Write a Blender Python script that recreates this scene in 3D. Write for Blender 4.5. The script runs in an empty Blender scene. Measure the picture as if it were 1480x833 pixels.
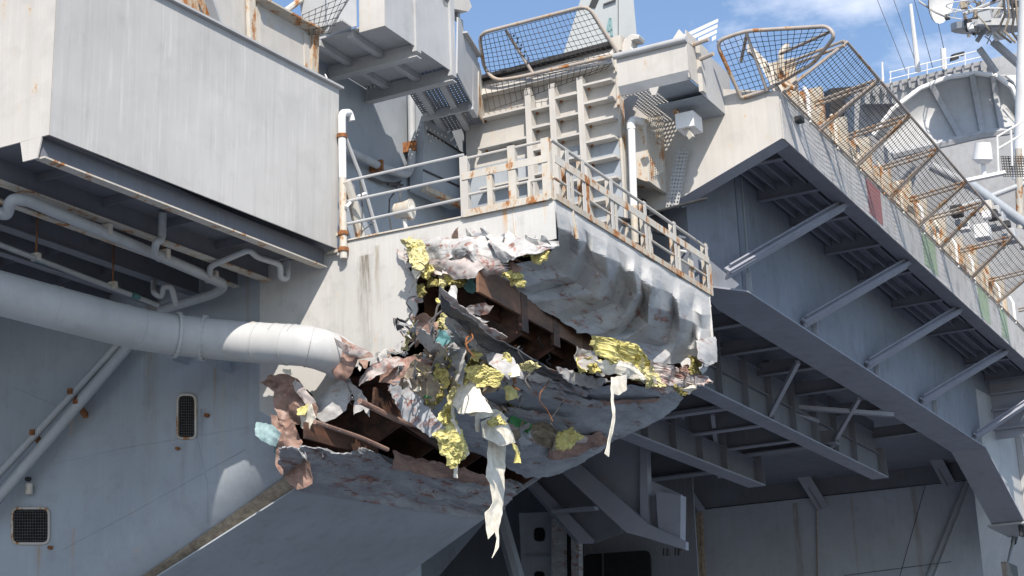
import bpy, bmesh, math, random
from mathutils import Vector, Matrix, noise
from mathutils.geometry import tessellate_polygon
R = math.radians
random.seed(7)
scene = bpy.context.scene
COL = scene.collection

# ------------------------------------------------------------------ camera
FPX = 2513.0; PITCH = R(16.4); ROLL = R(-2.36); AZ = R(27.2)
# world: X runs along the ship (away from the viewer), Y points inboard, Z up (metres)
F0 = Vector((math.cos(AZ), math.sin(AZ), 0)); R0 = Vector((math.sin(AZ), -math.cos(AZ), 0))
FW = F0 * math.cos(PITCH) + Vector((0, 0, 1)) * math.sin(PITCH)
U0 = R0.cross(FW)
RT = R0 * math.cos(ROLL) + U0 * math.sin(ROLL)
UP = RT.cross(FW)
CAM = Vector((0, 0, 2.0))
cd = bpy.data.cameras.new('camera'); cam = bpy.data.objects.new('camera', cd); COL.objects.link(cam)
m3 = Matrix((RT, UP, -FW)).transposed()
cam.matrix_world = Matrix.Translation(CAM) @ m3.to_4x4()
cd.sensor_width = 36.0; cd.lens = 36.0 * FPX / 1480.0; cd.clip_start = 0.1; cd.clip_end = 5000
scene.camera = cam

# ------------------------------------------------------------------ sky, sun, exposure
TOSUN = Vector((-0.90, -0.64, 1.0)).normalized()
world = bpy.data.worlds.new('World'); scene.world = world; world.use_nodes = True
wn = world.node_tree.nodes; wl = world.node_tree.links; wn.clear()
wo = wn.new('ShaderNodeOutputWorld'); bg = wn.new('ShaderNodeBackground'); bg.inputs[1].default_value = 0.125
sky = wn.new('ShaderNodeTexSky'); sky.sky_type = 'NISHITA'; sky.sun_disc = False
sky.sun_elevation = math.asin(TOSUN.z); sky.sun_rotation = math.atan2(TOSUN.x, TOSUN.y)
sky.air_density = 1.0; sky.dust_density = 0.6; sky.ozone_density = 2.0
tc = wn.new('ShaderNodeTexCoord'); mp = wn.new('ShaderNodeMapping'); mp.inputs['Scale'].default_value = (2.2, 2.2, 5.0)
mp.inputs['Location'].default_value = (1.535, 3.225, 0.3)
cn = wn.new('ShaderNodeTexNoise'); cn.inputs['Scale'].default_value = 2.6; cn.inputs['Detail'].default_value = 7; cn.inputs['Roughness'].default_value = 0.58
cr = wn.new('ShaderNodeValToRGB'); cr.color_ramp.elements[0].position = 0.53; cr.color_ramp.elements[1].position = 0.71
cm = wn.new('ShaderNodeMixRGB'); cm.inputs[2].default_value = (5.3, 5.6, 6.5, 1)
wl.new(tc.outputs['Generated'], mp.inputs[0]); wl.new(mp.outputs[0], cn.inputs['Vector']); wl.new(cn.outputs[0], cr.inputs[0])
wl.new(cr.outputs[0], cm.inputs[0]); wl.new(sky.outputs[0], cm.inputs[1]); wl.new(cm.outputs[0], bg.inputs[0]); wl.new(bg.outputs[0], wo.inputs[0])
sd = bpy.data.lights.new('sun', 'SUN'); sun = bpy.data.objects.new('sun', sd); COL.objects.link(sun)
sd.energy = 4.25; sd.angle = R(0.55); sd.color = (1.0, 0.91, 0.80)
sun.rotation_euler = TOSUN.to_track_quat('Z', 'Y').to_euler(); sun.location = (0, 0, 60)
vs = scene.view_settings; vs.view_transform = 'Standard'; vs.look = 'None'; vs.gamma = 1.0; vs.use_curve_mapping = False
vs.exposure = 0.64
scene.render.engine = 'CYCLES'

# ------------------------------------------------------------------ placing helpers
def ray(u, v): return FW + RT * ((u - 740.0) / FPX) - UP * ((v - 416.5) / FPX)
def at(u, v, ax, val):
    r = ray(u, v); i = 'xyz'.index(ax)
    return CAM + r * ((val - CAM[i]) / r[i])
def far(u, v, d): return CAM + ray(u, v) * d
SLP = Vector((0, 13.47, 11.36)); _d = Vector((0, 19.48 - 13.47, 8.48 - 11.36)); SLN = Vector((0, -_d.z, _d.y)).normalized()   # sloping underside of the sponson
def slope(u, v, off=0.0):
    r = ray(u, v); p = SLP - SLN * off
    return CAM + r * ((p - CAM).dot(SLN) / r.dot(SLN))
V = Vector

# ------------------------------------------------------------------ materials
def newmat(name):
    m = bpy.data.materials.new(name); m.use_nodes = True
    return m, m.node_tree.nodes, m.node_tree.links, m.node_tree.nodes['Principled BSDF']
def nz(n, l, src, scale, detail=4, rough=0.55, sc=(1, 1, 1), loc=(0, 0, 0)):
    mp = n.new('ShaderNodeMapping'); mp.inputs['Scale'].default_value = sc; mp.inputs['Location'].default_value = loc
    t = n.new('ShaderNodeTexNoise'); t.inputs['Scale'].default_value = scale; t.inputs['Detail'].default_value = detail; t.inputs['Roughness'].default_value = rough
    l.new(src, mp.inputs[0]); l.new(mp.outputs[0], t.inputs['Vector']); return t.outputs[0]
def ramp(n, l, src, a, b, c0=(0, 0, 0, 1), c1=(1, 1, 1, 1)):
    r = n.new('ShaderNodeValToRGB'); e = r.color_ramp.elements
    e[0].position = a; e[1].position = b; e[0].color = c0; e[1].color = c1
    l.new(src, r.inputs[0]); return r.outputs[0]
def mix(n, l, fac, a, b, mode='MIX'):
    x = n.new('ShaderNodeMixRGB'); x.blend_type = mode
    for s, i in ((fac, 0), (a, 1), (b, 2)):
        if isinstance(s, (int, float)): x.inputs[i].default_value = s
        elif isinstance(s, tuple): x.inputs[i].default_value = s if len(s) == 4 else (*s, 1)
        else: l.new(s, x.inputs[i])
    return x.outputs[0]
def mul(n, l, a, b):
    x = n.new('ShaderNodeMath'); x.operation = 'MULTIPLY'
    for s, i in ((a, 0), (b, 1)):
        if isinstance(s, (int, float)): x.inputs[i].default_value = s
        else: l.new(s, x.inputs[i])
    return x.outputs[0]
def bump(n, l, b, hs, strength=0.2, dist=0.02):
    prev = None
    for h, st, di in hs:
        x = n.new('ShaderNodeBump'); x.inputs['Strength'].default_value = st; x.inputs['Distance'].default_value = di
        l.new(h, x.inputs['Height'])
        if prev: l.new(prev, x.inputs['Normal'])
        prev = x.outputs[0]
    l.new(prev, b.inputs['Normal'])
def paint(name, base=(0.36, 0.375, 0.385), rust=0.0, streak=0.12, grime=0.15, rough=0.55, wave=0.5, off=0.0, tint=(0.42, 0.40, 0.34), stains=()):
    m, n, l, b = newmat(name)
    g = n.new('ShaderNodeNewGeometry'); pos = g.outputs['Position']
    big = nz(n, l, pos, 0.45, 3, loc=(off, 0, 0)); mid = nz(n, l, pos, 2.3, 5, 0.6, loc=(0, off, 0)); fine = nz(n, l, pos, 26, 4)
    st = nz(n, l, pos, 1.6, 6, 0.65, sc=(3.2, 3.2, 0.10)); st2 = nz(n, l, pos, 5.0, 4, 0.6, sc=(3.0, 3.0, 0.12), loc=(3, 1, 0))
    c = mix(n, l, ramp(n, l, big, 0.35, 0.68), tuple(x * 0.9 for x in base), tuple(x * 1.06 for x in base))
    c = mix(n, l, mul(n, l, ramp(n, l, st, 0.50, 0.72), streak), c, tuple(x * 0.55 for x in base))
    c = mix(n, l, mul(n, l, ramp(n, l, st2, 0.55, 0.75), streak), c, tuple(min(1, x * 1.5) for x in base))
    c = mix(n, l, mul(n, l, ramp(n, l, mid, 0.52, 0.72), grime), c, (0.10, 0.095, 0.09))
    c = mix(n, l, mul(n, l, ramp(n, l, st, 0.58, 0.8), grime), c, tint)
    if rust > 0:
        rm = nz(n, l, pos, 2.9, 7, 0.72, sc=(1.0, 1.0, 0.45), loc=(off, 5, off))
        rc = mix(n, l, nz(n, l, pos, 14, 5), (0.14, 0.045, 0.018), (0.46, 0.20, 0.06))
        halo = mix(n, l, 0.5, (0.50, 0.38, 0.22), c)
        c = mix(n, l, ramp(n, l, rm, 0.66 - 0.22 * rust, 0.74 - 0.20 * rust), c, halo)
        c = mix(n, l, ramp(n, l, rm, 0.72 - 0.22 * rust, 0.77 - 0.20 * rust), c, rc)
    if stains:      # run-off stains with a place of their own: (y, half width, top z, length, colour, strength)
        xyz = n.new('ShaderNodeSeparateXYZ'); l.new(pos, xyz.inputs[0]); wob = nz(n, l, pos, 3.0, 5, 0.7, sc=(1, 1, 0.35)); brk = nz(n, l, pos, 6.0, 6, 0.7, sc=(1, 3, 0.25), loc=(2, 2, 2))
        for (y, hw, z0, ln, sc_, stg) in stains:
            def mth(op, a, bb):
                x = n.new('ShaderNodeMath'); x.operation = op
                for q, i in ((a, 0), (bb, 1)):
                    if isinstance(q, (int, float)): x.inputs[i].default_value = q
                    else: l.new(q, x.inputs[i])
                return x.outputs[0]
            dy = mth('ABSOLUTE', mth('SUBTRACT', mth('ADD', xyz.outputs[1], mth('MULTIPLY', mth('SUBTRACT', wob, 0.5), hw * 1.6)), y), 0)
            my = n.new('ShaderNodeMapRange'); my.interpolation_type = 'SMOOTHSTEP'; my.inputs[1].default_value = hw; my.inputs[2].default_value = hw * 0.15; l.new(dy, my.inputs[0])
            mz = n.new('ShaderNodeMapRange'); mz.inputs[1].default_value = z0 - ln; mz.inputs[2].default_value = z0 - ln * 0.15; l.new(xyz.outputs[2], mz.inputs[0])
            mt = n.new('ShaderNodeMapRange'); mt.inputs[1].default_value = z0 + 0.03; mt.inputs[2].default_value = z0; l.new(xyz.outputs[2], mt.inputs[0])
            k = mul(n, l, mul(n, l, my.outputs[0], mul(n, l, mz.outputs[0], mt.outputs[0])), mul(n, l, ramp(n, l, brk, 0.30, 0.62), stg))
            c = mix(n, l, k, c, sc_)
    l.new(c, b.inputs['Base Color'])
    rr = n.new('ShaderNodeMapRange'); rr.inputs[3].default_value = rough - 0.12; rr.inputs[4].default_value = rough + 0.18
    l.new(mid, rr.inputs[0]); l.new(rr.outputs[0], b.inputs['Roughness']); b.inputs['Specular IOR Level'].default_value = 0.35
    bump(n, l, b, [(big, wave, 0.10), (mid, 0.25, 0.015), (fine, 0.18, 0.003)])
    return m
def crumple(name, base, dark, pink, amt=0.5, pale=0.15, clean=None):
    m, n, l, b = newmat(name)
    g = n.new('ShaderNodeNewGeometry'); pos = g.outputs['Position']
    a = nz(n, l, pos, 1.5, 7, 0.68, sc=(0.55, 1.4, 2.2)); p = nz(n, l, pos, 2.4, 8, 0.72, sc=(0.5, 1.6, 2.0), loc=(4, 2, 9)); q = nz(n, l, pos, 7, 6, 0.7, loc=(1, 8, 3)); fine = nz(n, l, pos, 22, 5, 0.65)
    c = mix(n, l, ramp(n, l, a, 0.40, 0.60), base, dark)
    c = mix(n, l, ramp(n, l, p, 0.62 - 0.16 * amt, 0.68 - 0.14 * amt), c, mix(n, l, ramp(n, l, q, 0.35, 0.65), pink, (0.07, 0.035, 0.028)))
    c = mix(n, l, mul(n, l, ramp(n, l, q, 0.60, 0.66), pale * 3), c, (0.55, 0.55, 0.54))
    c = mix(n, l, mul(n, l, ramp(n, l, fine, 0.58, 0.78), 0.25), c, (0.08, 0.07, 0.07))
    if clean:       # paint left unscraped above the impact line and at the far end of the plate
        xyz = n.new('ShaderNodeSeparateXYZ'); l.new(pos, xyz.inputs[0])
        def ma(op, x, y):
            t = n.new('ShaderNodeMath'); t.operation = op
            for k, i in ((x, 0), (y, 1)):
                if isinstance(k, (int, float)): t.inputs[i].default_value = k
                else: l.new(k, t.inputs[i])
            return t.outputs[0]
        wv = ma('MULTIPLY', ma('SUBTRACT', p, 0.5), 2.2)
        zz = ma('ADD', ma('SUBTRACT', xyz.outputs[2], clean[0]), wv); ss = ma('ADD', ma('MULTIPLY', ma('SUBTRACT', xyz.outputs[0], clean[1]), 0.8), wv)
        top_ = n.new('ShaderNodeMapRange'); top_.inputs[1].default_value = -0.08; top_.inputs[2].default_value = 0.10; l.new(ma('MAXIMUM', zz, ss), top_.inputs[0])
        c = mix(n, l, top_.outputs[0], c, mix(n, l, ramp(n, l, fine, 0.45, 0.8), (0.46, 0.465, 0.465), (0.36, 0.35, 0.33)))
    l.new(c, b.inputs['Base Color']); b.inputs['Roughness'].default_value = 0.52; b.inputs['Specular IOR Level'].default_value = 0.4
    bump(n, l, b, [(a, 0.16, 0.03), (q, 0.16, 0.010), (fine, 0.15, 0.003)])
    return m
def plain(name, col, col2=None, rough=0.7, scale=6, bm=0.25, metal=0.0, spec=0.3):
    m, n, l, b = newmat(name)
    g = n.new('ShaderNodeNewGeometry'); pos = g.outputs['Position']
    a = nz(n, l, pos, scale, 6, 0.65); f = nz(n, l, pos, scale * 5, 4)
    col2 = col2 or tuple(x * 0.6 for x in col)
    l.new(mix(n, l, ramp(n, l, a, 0.36, 0.66), col, col2), b.inputs['Base Color'])
    b.inputs['Roughness'].default_value = rough; b.inputs['Metallic'].default_value = metal; b.inputs['Specular IOR Level'].default_value = spec
    bump(n, l, b, [(a, bm, 0.02), (f, bm, 0.004)]); return m
GB = (0.40, 0.41, 0.42)
M = dict(
    farhull=paint('far_hull_paint', (0.40, 0.445, 0.51), 0.04, 0.16, 0.16, wave=0.4, off=7.7, stains=((23.05, .25, 13.5, 6, (.20, .17, .11), .8), (18.0, .18, 13.6, 6, (.21, .18, .12), .8), (20.6, .07, 13.5, 6, (.24, .20, .12), .6))),
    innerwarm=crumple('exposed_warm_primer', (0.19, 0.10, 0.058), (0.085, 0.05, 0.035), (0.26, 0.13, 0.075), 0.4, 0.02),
    bulk=paint('bulkhead_paint', (0.175, 0.195, 0.235), 0.03, 0.35, 0.30, off=4.9),
    fold=crumple('folded_pale_plate', (0.44, 0.44, 0.435), (0.35, 0.35, 0.355), (0.42, 0.24, 0.20), 0.42, 0.05),
    grey=paint('hull_grey_paint', GB, 0.04, 0.16, 0.12),
    box=paint('streaked_grey_paint', (0.425, 0.425, 0.42), 0.0, 0.30, 0.10, wave=0.25, off=3.1),
    hull=paint('hull_plate_paint', (0.31, 0.345, 0.385), 0.10, 0.16, 0.16, wave=0.4, off=7.7, stains=((21.42, .05, 11.2, 2.2, (.30, .22, .12), .9), (21.75, .22, 9.95, 1.7, (.13, .14, .15), .55), (21.2, .10, 10.4, 2.6, (.34, .31, .22), .5), (25.75, .12, 7.75, 1.2, (.30, .2, .10), .8), (24.9, .06, 7.8, 1.0, (.36, .22, .1), .8), (22.2, .15, 9.3, 1.6, (.2, .2, .2), .4), (23.05, .25, 13.5, 6, (.20, .17, .11), .8), (18.0, .18, 13.6, 6, (.21, .18, .12), .8), (20.6, .07, 13.5, 6, (.24, .20, .12), .6))),
    front=paint('sponson_front_paint', (0.47, 0.47, 0.46), 0.16, 0.2, 0.22, off=1.7, stains=((17.75, .22, 12.55, 1.9, (.13, .11, .08), 1.0), (17.45, .10, 12.7, 1.6, (.20, .16, .10), .7), (14.55, .09, 12.88, .6, (.45, .24, .08), .9), (14.35, .05, 12.6, .5, (.5, .3, .12), .7), (16.6, .05, 12.8, 1.3, (.42, .36, .25), .5), (13.7, .06, 12.88, .5, (.5, .33, .15), .5))),
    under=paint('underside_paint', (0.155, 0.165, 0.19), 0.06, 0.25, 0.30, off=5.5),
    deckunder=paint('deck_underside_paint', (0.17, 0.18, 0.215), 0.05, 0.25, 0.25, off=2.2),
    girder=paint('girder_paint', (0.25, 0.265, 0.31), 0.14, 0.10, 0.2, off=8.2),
    rusty=paint('rust_stained_paint', (0.48, 0.46, 0.42), 0.80, 0.2, 0.2, off=4.4),
    veryrusty=paint('heavily_rusted_paint', (0.42, 0.39, 0.34), 0.95, 0.2, 0.3, off=6.1),
    warm=paint('warm_grey_paint', (0.46, 0.445, 0.42), 0.30, 0.16, 0.12, off=9.3),
    fascia=paint('weathered_fascia_paint', (0.43, 0.42, 0.41), 0.12, 0.7, 0.5, off=0.7),
    pipe=paint('pipe_paint', (0.36, 0.38, 0.40), 0.18, 0.12, 0.2, wave=0.1, off=2.9),
    duct=paint('duct_paint', (0.42, 0.43, 0.435), 0.04, 0.1, 0.15, wave=0.15, off=3.9),
    white=paint('white_paint', (0.72, 0.72, 0.71), 0.0, 0.08, 0.08, off=1.1),
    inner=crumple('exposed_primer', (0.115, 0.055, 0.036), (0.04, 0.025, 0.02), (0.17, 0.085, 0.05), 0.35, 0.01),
    crumple=crumple('crumpled_grey_plate', (0.36, 0.375, 0.39), (0.29, 0.305, 0.325), (0.36, 0.22, 0.19), 0.50, 0.10, (12.35, 34.9)),
    lip=crumple('scraped_grey_plate', (0.31, 0.33, 0.35), (0.22, 0.23, 0.25), (0.30, 0.17, 0.15), 0.55, 0.10),
    flap=crumple('slick_grey_plate', (0.31, 0.345, 0.38), (0.23, 0.255, 0.285), (0.26, 0.17, 0.16), 0.20, 0.10),
    brown=crumple('scraped_brown_plate', (0.32, 0.21, 0.17), (0.17, 0.11, 0.09), (0.46, 0.27, 0.22), 0.5, 0.10),
    pink=crumple('pink_primer_plate', (0.50, 0.46, 0.44), (0.34, 0.30, 0.29), (0.48, 0.27, 0.23), 0.6, 0.2),
    tornwhite=crumple('torn_pale_plate', (0.46, 0.46, 0.455), (0.33, 0.33, 0.335), (0.42, 0.24, 0.20), 0.30, 0.12),
    darkplate=crumple('dark_torn_plate', (0.10, 0.10, 0.105), (0.05, 0.05, 0.055), (0.15, 0.09, 0.08), 0.3, 0.03),
    yellow=plain('yellow_insulation', (0.68, 0.63, 0.27), (0.42, 0.37, 0.15), 0.9, 9, 0.9, 0, 0.1),
    paleyellow=plain('pale_insulation', (0.60, 0.56, 0.30), (0.42, 0.38, 0.20), 0.9, 9, 0.8, 0, 0.1),
    olive=plain('dirty_insulation', (0.30, 0.27, 0.09), (0.16, 0.14, 0.07), 0.9, 9, 0.9, 0, 0.1),
    paper=plain('insulation_facing', (0.78, 0.75, 0.66), (0.55, 0.51, 0.42), 0.8, 5, 0.4),
    tan=plain('dirty_tan_lining', (0.36, 0.31, 0.24), (0.20, 0.165, 0.13), 0.85, 7, 0.6),
    teal=plain('teal_sheet', (0.10, 0.24, 0.25), (0.06, 0.14, 0.15), 0.6, 5),
    paleteal=plain('pale_teal_sheet', (0.33, 0.45, 0.47), (0.18, 0.28, 0.30), 0.6, 5),
    green=plain('green_rag', (0.06, 0.26, 0.09), (0.03, 0.13, 0.05), 0.8, 8),
    black=plain('black_void', (0.012, 0.012, 0.014), (0.006, 0.006, 0.007), 0.9, 3),
    dark=plain('dark_metal', (0.05, 0.052, 0.056), (0.03, 0.03, 0.032), 0.6, 5),
    cord=plain('net_cord', (0.075, 0.065, 0.055), (0.04, 0.035, 0.03), 0.9, 20),
    cable=plain('cable', (0.10, 0.095, 0.09), (0.05, 0.05, 0.05), 0.7, 8),
    rust=plain('rust_metal', (0.30, 0.13, 0.05), (0.12, 0.05, 0.025), 0.9, 10, 0.5),
    frame=paint('net_frame_paint', (0.36, 0.32, 0.29), 0.75, 0.2, 0.3, off=5.9),
    gear=paint('deck_gear_paint', (0.58, 0.54, 0.47), 0.62, 0.2, 0.35, off=3.3),
    islandg=paint('island_paint', (0.36, 0.37, 0.385), 0.06, 0.3, 0.3, off=6.6),
    fin=paint('aircraft_paint', (0.42, 0.45, 0.46), 0.0, 0.06, 0.08, wave=0.1, off=1.9),
    finmark=plain('aircraft_marking', (0.22, 0.36, 0.37), (0.19, 0.32, 0.33), 0.6),
    red=paint('faded_red_paint', (0.30, 0.13, 0.125), 0.05, 0.4, 0.4, off=2.0),
    greenp=paint('faded_green_paint', (0.27, 0.34, 0.23), 0.0, 0.5, 0.5, off=2.5),
    lens=plain('lamp_lens', (0.75, 0.72, 0.65), (0.6, 0.57, 0.5), 0.2, 4),
)
# water
def water_mat():
    m, n, l, b = newmat('harbour_water')
    g = n.new('ShaderNodeNewGeometry'); w = nz(n, l, g.outputs['Position'], 0.9, 6, 0.6)
    b.inputs['Base Color'].default_value = (0.10, 0.12, 0.155, 1); b.inputs['Roughness'].default_value = 0.12
    bump(n, l, b, [(w, 0.6, 0.25)]); return m
M['water'] = water_mat()

# ------------------------------------------------------------------ mesh builder
class MB:
    def __init__(s): s.v = []; s.f = []
    def add(s, vs, fs):
        o = len(s.v); s.v += [tuple(p) for p in vs]; s.f += [tuple(i + o for i in q) for q in fs]; return s
    def hexa(s, a):   # eight corners: bottom loop 0-3, top loop 4-7
        return s.add(a, [(3, 2, 1, 0), (4, 5, 6, 7), (0, 1, 5, 4), (1, 2, 6, 5), (2, 3, 7, 6), (3, 0, 4, 7)])
    def box(s, x0, x1, y0, y1, z0, z1):
        return s.hexa([(x0, y0, z0), (x1, y0, z0), (x1, y1, z0), (x0, y1, z0), (x0, y0, z1), (x1, y0, z1), (x1, y1, z1), (x0, y1, z1)])
    def bar(s, a, b, w, h, up=(0, 0, 1)):     # rectangular bar centred on a-b
        a = V(a); b = V(b); d = (b - a).normalized(); up = V(up); sd = d.cross(up)
        if sd.length < 1e-4: sd = d.cross(V((1, 0, 0)))
        sd.normalize(); u = sd.cross(d); sd = sd * w / 2; u = u * h / 2
        return s.hexa([a - sd - u, a + sd - u, b + sd - u, b - sd - u, a - sd + u, a + sd + u, b + sd + u, b - sd + u])
    def prism(s, pts, ext):                   # polygon extruded by a vector
        n = len(pts); ext = V(ext); pts = [V(p) for p in pts]
        tri = tessellate_polygon([pts]); vs = pts + [p + ext for p in pts]
        fs = [tuple(t) for t in tri] + [tuple(i + n for i in reversed(t)) for t in tri]
        fs += [(i, (i + 1) % n, (i + 1) % n + n, i + n) for i in range(n)]
        return s.add(vs, fs)
    def tube(s, pts, r, seg=8, caps=True):
        pts = [V(p) for p in pts]; n = len(pts); rs = r if isinstance(r, (list, tuple)) else [r] * n
        vs = []; prev = None
        for i, p in enumerate(pts):
            d = ((pts[min(i + 1, n - 1)] - pts[max(i - 1, 0)])).normalized()
            if prev is None:
                x = d.cross(V((0, 0, 1)))
                if x.length < 0.05: x = d.cross(V((1, 0, 0)))
            else: x = prev - d * prev.dot(d)
            x.normalize(); prev = x; y = d.cross(x)
            for k in range(seg):
                t = 2 * math.pi * k / seg; vs.append(p + (x * math.cos(t) + y * math.sin(t)) * rs[i])
        fs = [(i * seg + k, i * seg + (k + 1) % seg, (i + 1) * seg + (k + 1) % seg, (i + 1) * seg + k) for i in range(n - 1) for k in range(seg)]
        if caps: fs += [tuple(range(seg - 1, -1, -1)), tuple((n - 1) * seg + k for k in range(seg))]
        return s.add(vs, fs)
    def build(s, name, mat, parent=None, smooth=False, bevel=0.0):
        me = bpy.data.meshes.new(name); me.from_pydata(s.v, [], s.f); me.materials.append(M[mat] if isinstance(mat, str) else mat)
        bm = bmesh.new(); bm.from_mesh(me); bmesh.ops.recalc_face_normals(bm, faces=bm.faces)
        if bevel: bmesh.ops.bevel(bm, geom=list(bm.edges), offset=bevel, segments=1, affect='EDGES')
        bm.to_mesh(me); bm.free()
        if smooth:
            for p in me.polygons: p.use_smooth = True
            me.set_sharp_from_angle(angle=R(40))
        o = bpy.data.objects.new(name, me); COL.objects.link(o)
        if parent:
            o.parent = parent; o.matrix_parent_inverse = Matrix.Translation(-parent.location)
        return o
def thing(name, label, cat, loc=(0, 0, 0), group=None):
    o = bpy.data.objects.new(name, None); COL.objects.link(o); o.location = loc; o.empty_display_size = 0.2
    return tag(o, label, cat, group)
def tag(o, label, cat=None, group=None, kind=None):
    o['label'] = label
    if cat: o['category'] = cat
    if group: o['group'] = group
    if kind: o['kind'] = kind
    return o
def arc(pts, rad, n=5):                        # round the inner corners of a polyline
    pts = [V(p) for p in pts]; out = [pts[0]]
    for a, b, c in zip(pts, pts[1:], pts[2:]):
        r1 = min(rad, (a - b).length * 0.49, (c - b).length * 0.49)
        p = b + (a - b).normalized() * r1; q = b + (c - b).normalized() * r1
        for k in range(n + 1):
            t = k / n; out.append(p * (1 - t) ** 2 + b * 2 * t * (1 - t) + q * t * t)
    out.append(pts[-1]); return out
def lerp(a, b, t): return V(a) * (1 - t) + V(b) * t
def fbm(p, o=4): return noise.fractal(p, 0.9, 2.1, o, noise_basis='PERLIN_ORIGINAL')
def ridge(p, o=4):
    t = 0; a = 1; f = 1
    for i in range(o):
        t += a * (1 - 2.2 * abs(noise.noise(p * f + V((i * 7.3, 0, 0))))); a *= 0.5; f *= 2.1
    return t / 1.9
def cr4(p0, p1, p2, p3, t):
    return 0.5 * ((2 * p1) + (p2 - p0) * t + (2 * p0 - 5 * p1 + 4 * p2 - p3) * t * t + (3 * p1 - p0 - 3 * p2 + p3) * t ** 3)
def crv(ps, t):
    n = len(ps) - 1; x = min(max(t, 0), 1) * n; i = min(int(x), n - 1)
    g = lambda k: ps[k] if 0 <= k <= n else (2 * ps[0] - ps[1] if k < 0 else 2 * ps[n] - ps[n - 1])
    return cr4(g(i - 1), g(i), g(i + 1), g(i + 2), x - i)
def crl(ps, t):
    n = len(ps) - 1; x = min(max(t, 0), 1) * n; i = min(int(x), n - 1); return ps[i] + (ps[i + 1] - ps[i]) * (x - i)
def torn(x, seed, amp, jf=9):
    p = V((x * jf, seed * 3.7, 0)); return amp * max(0, 0.55 + 0.9 * noise.noise(p) + 0.5 * noise.noise(p * 3.1) + 0.25 * noise.noise(p * 7.7))
def lattice(x, y, seed):
    i, j = math.floor(x), math.floor(y); fx, fy = x - i, y - j
    g = lambda p, q: random.Random((p * 7919 + q * 104729 + seed * 31337) & 0xffffff).uniform(-1, 1)
    if (i + j + seed) % 2:
        if fx + fy < 1: return g(i, j) + (g(i + 1, j) - g(i, j)) * fx + (g(i, j + 1) - g(i, j)) * fy
        return g(i + 1, j + 1) + (g(i, j + 1) - g(i + 1, j + 1)) * (1 - fx) + (g(i + 1, j) - g(i + 1, j + 1)) * (1 - fy)
    if fx > fy: return g(i, j) + (g(i + 1, j) - g(i, j)) * fx + (g(i + 1, j + 1) - g(i + 1, j)) * fy
    return g(i, j) + (g(i, j + 1) - g(i, j)) * fy + (g(i + 1, j + 1) - g(i, j + 1)) * fx
def sheet(name, rows, nu, nv, amp, fr, seed, mat, parent, jag=(0, 0, 0, 0), thick=0.02, fade=(0, 0, 0, 0), holes=None, stretch=(1, 1, 1), jf=9, facet=None, sharp=32, crease=False):
    """torn or crumpled plate lofted through rows of points; jag/fade are for the top, bottom, left, right edges"""
    rows = [[V(p) for p in r] for r in rows]; vs = []
    P = []
    for j in range(nv + 1):
        for i in range(nu + 1):
            a = i / nu; b = j / nv
            v0 = torn(a, seed, jag[0], jf); v1 = 1 - torn(a, seed + 5, jag[1], jf); u0 = torn(b, seed + 11, jag[2]); u1 = 1 - torn(b, seed + 17, jag[3])
            uu = u0 + (u1 - u0) * a; vv = v0 + (v1 - v0) * b
            P.append(((crl if crease else crv)([(crl if crease else crv)(r, uu) for r in rows], vv), a, b))
    W = nu + 1; N = []
    for j in range(nv + 1):
        for i in range(nu + 1):
            du = P[j * W + min(i + 1, nu)][0] - P[j * W + max(i - 1, 0)][0]; dv = P[min(j + 1, nv) * W + i][0] - P[max(j - 1, 0) * W + i][0]
            n = du.cross(dv); N.append(n.normalized() if n.length > 1e-9 else V((0, 0, 1)))
    top = []
    for (p, a, b), n in zip(P, N):
        w = 1.0
        for val, fd in ((b, fade[0]), (1 - b, fade[1]), (a, fade[2]), (1 - a, fade[3])):
            if fd: w *= min(1, val / fd)
        q = V((p.x * stretch[0], p.y * stretch[1], p.z * stretch[2])) * fr + V((seed * 5.1, seed * 2.3, 0))
        if facet:
            wx = a * facet[0] + .14 * noise.noise(V((a * 4, b * 4, seed))); wy = b * facet[1] + .14 * noise.noise(V((a * 4, b * 4, seed + 9)))
            p = p + n * facet[2] * min(1, w * 1.6) * (lattice(wx, wy, seed) + .30 * lattice(wx * 2.1 + 5, wy * 2.1 + 3, seed + 1) + .10 * lattice(wx * 4.7, wy * 4.7, seed + 2))
        top.append(p + n * amp * w * ridge(q) + V((noise.noise(q * 1.7), noise.noise(q * 1.7 + V((9, 9, 9))), noise.noise(q * 1.7 + V((0, 20, 4))))) * amp * 0.35 * w)
    bot = [t - n * thick for t, n in zip(top, N)]; n0 = len(top); fs = []; keep = {}
    for j in range(nv):
        for i in range(nu):
            if holes and holes((i + .5) / nu, (j + .5) / nv): continue
            keep[(i, j)] = 1
    for (i, j) in keep:
        a, b, c, d = j * W + i, j * W + i + 1, (j + 1) * W + i + 1, (j + 1) * W + i
        fs += [(a, b, c, d), (d + n0, c + n0, b + n0, a + n0)]
        for (x, y), e in (((i, j - 1), (a, b)), ((i + 1, j), (b, c)), ((i, j + 1), (c, d)), ((i - 1, j), (d, a))):
            if (x, y) not in keep: fs.append((e[0] + n0, e[1] + n0, e[1], e[0]))
    me = bpy.data.meshes.new(name); me.from_pydata([tuple(p) for p in top + bot], [], fs); me.materials.append(M[mat])
    for p in me.polygons: p.use_smooth = not facet
    if not facet: me.set_sharp_from_angle(angle=R(sharp))
    o = bpy.data.objects.new(name, me); COL.objects.link(o)
    if parent: o.parent = parent; o.matrix_parent_inverse = Matrix.Translation(-parent.location)
    return o
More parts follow.
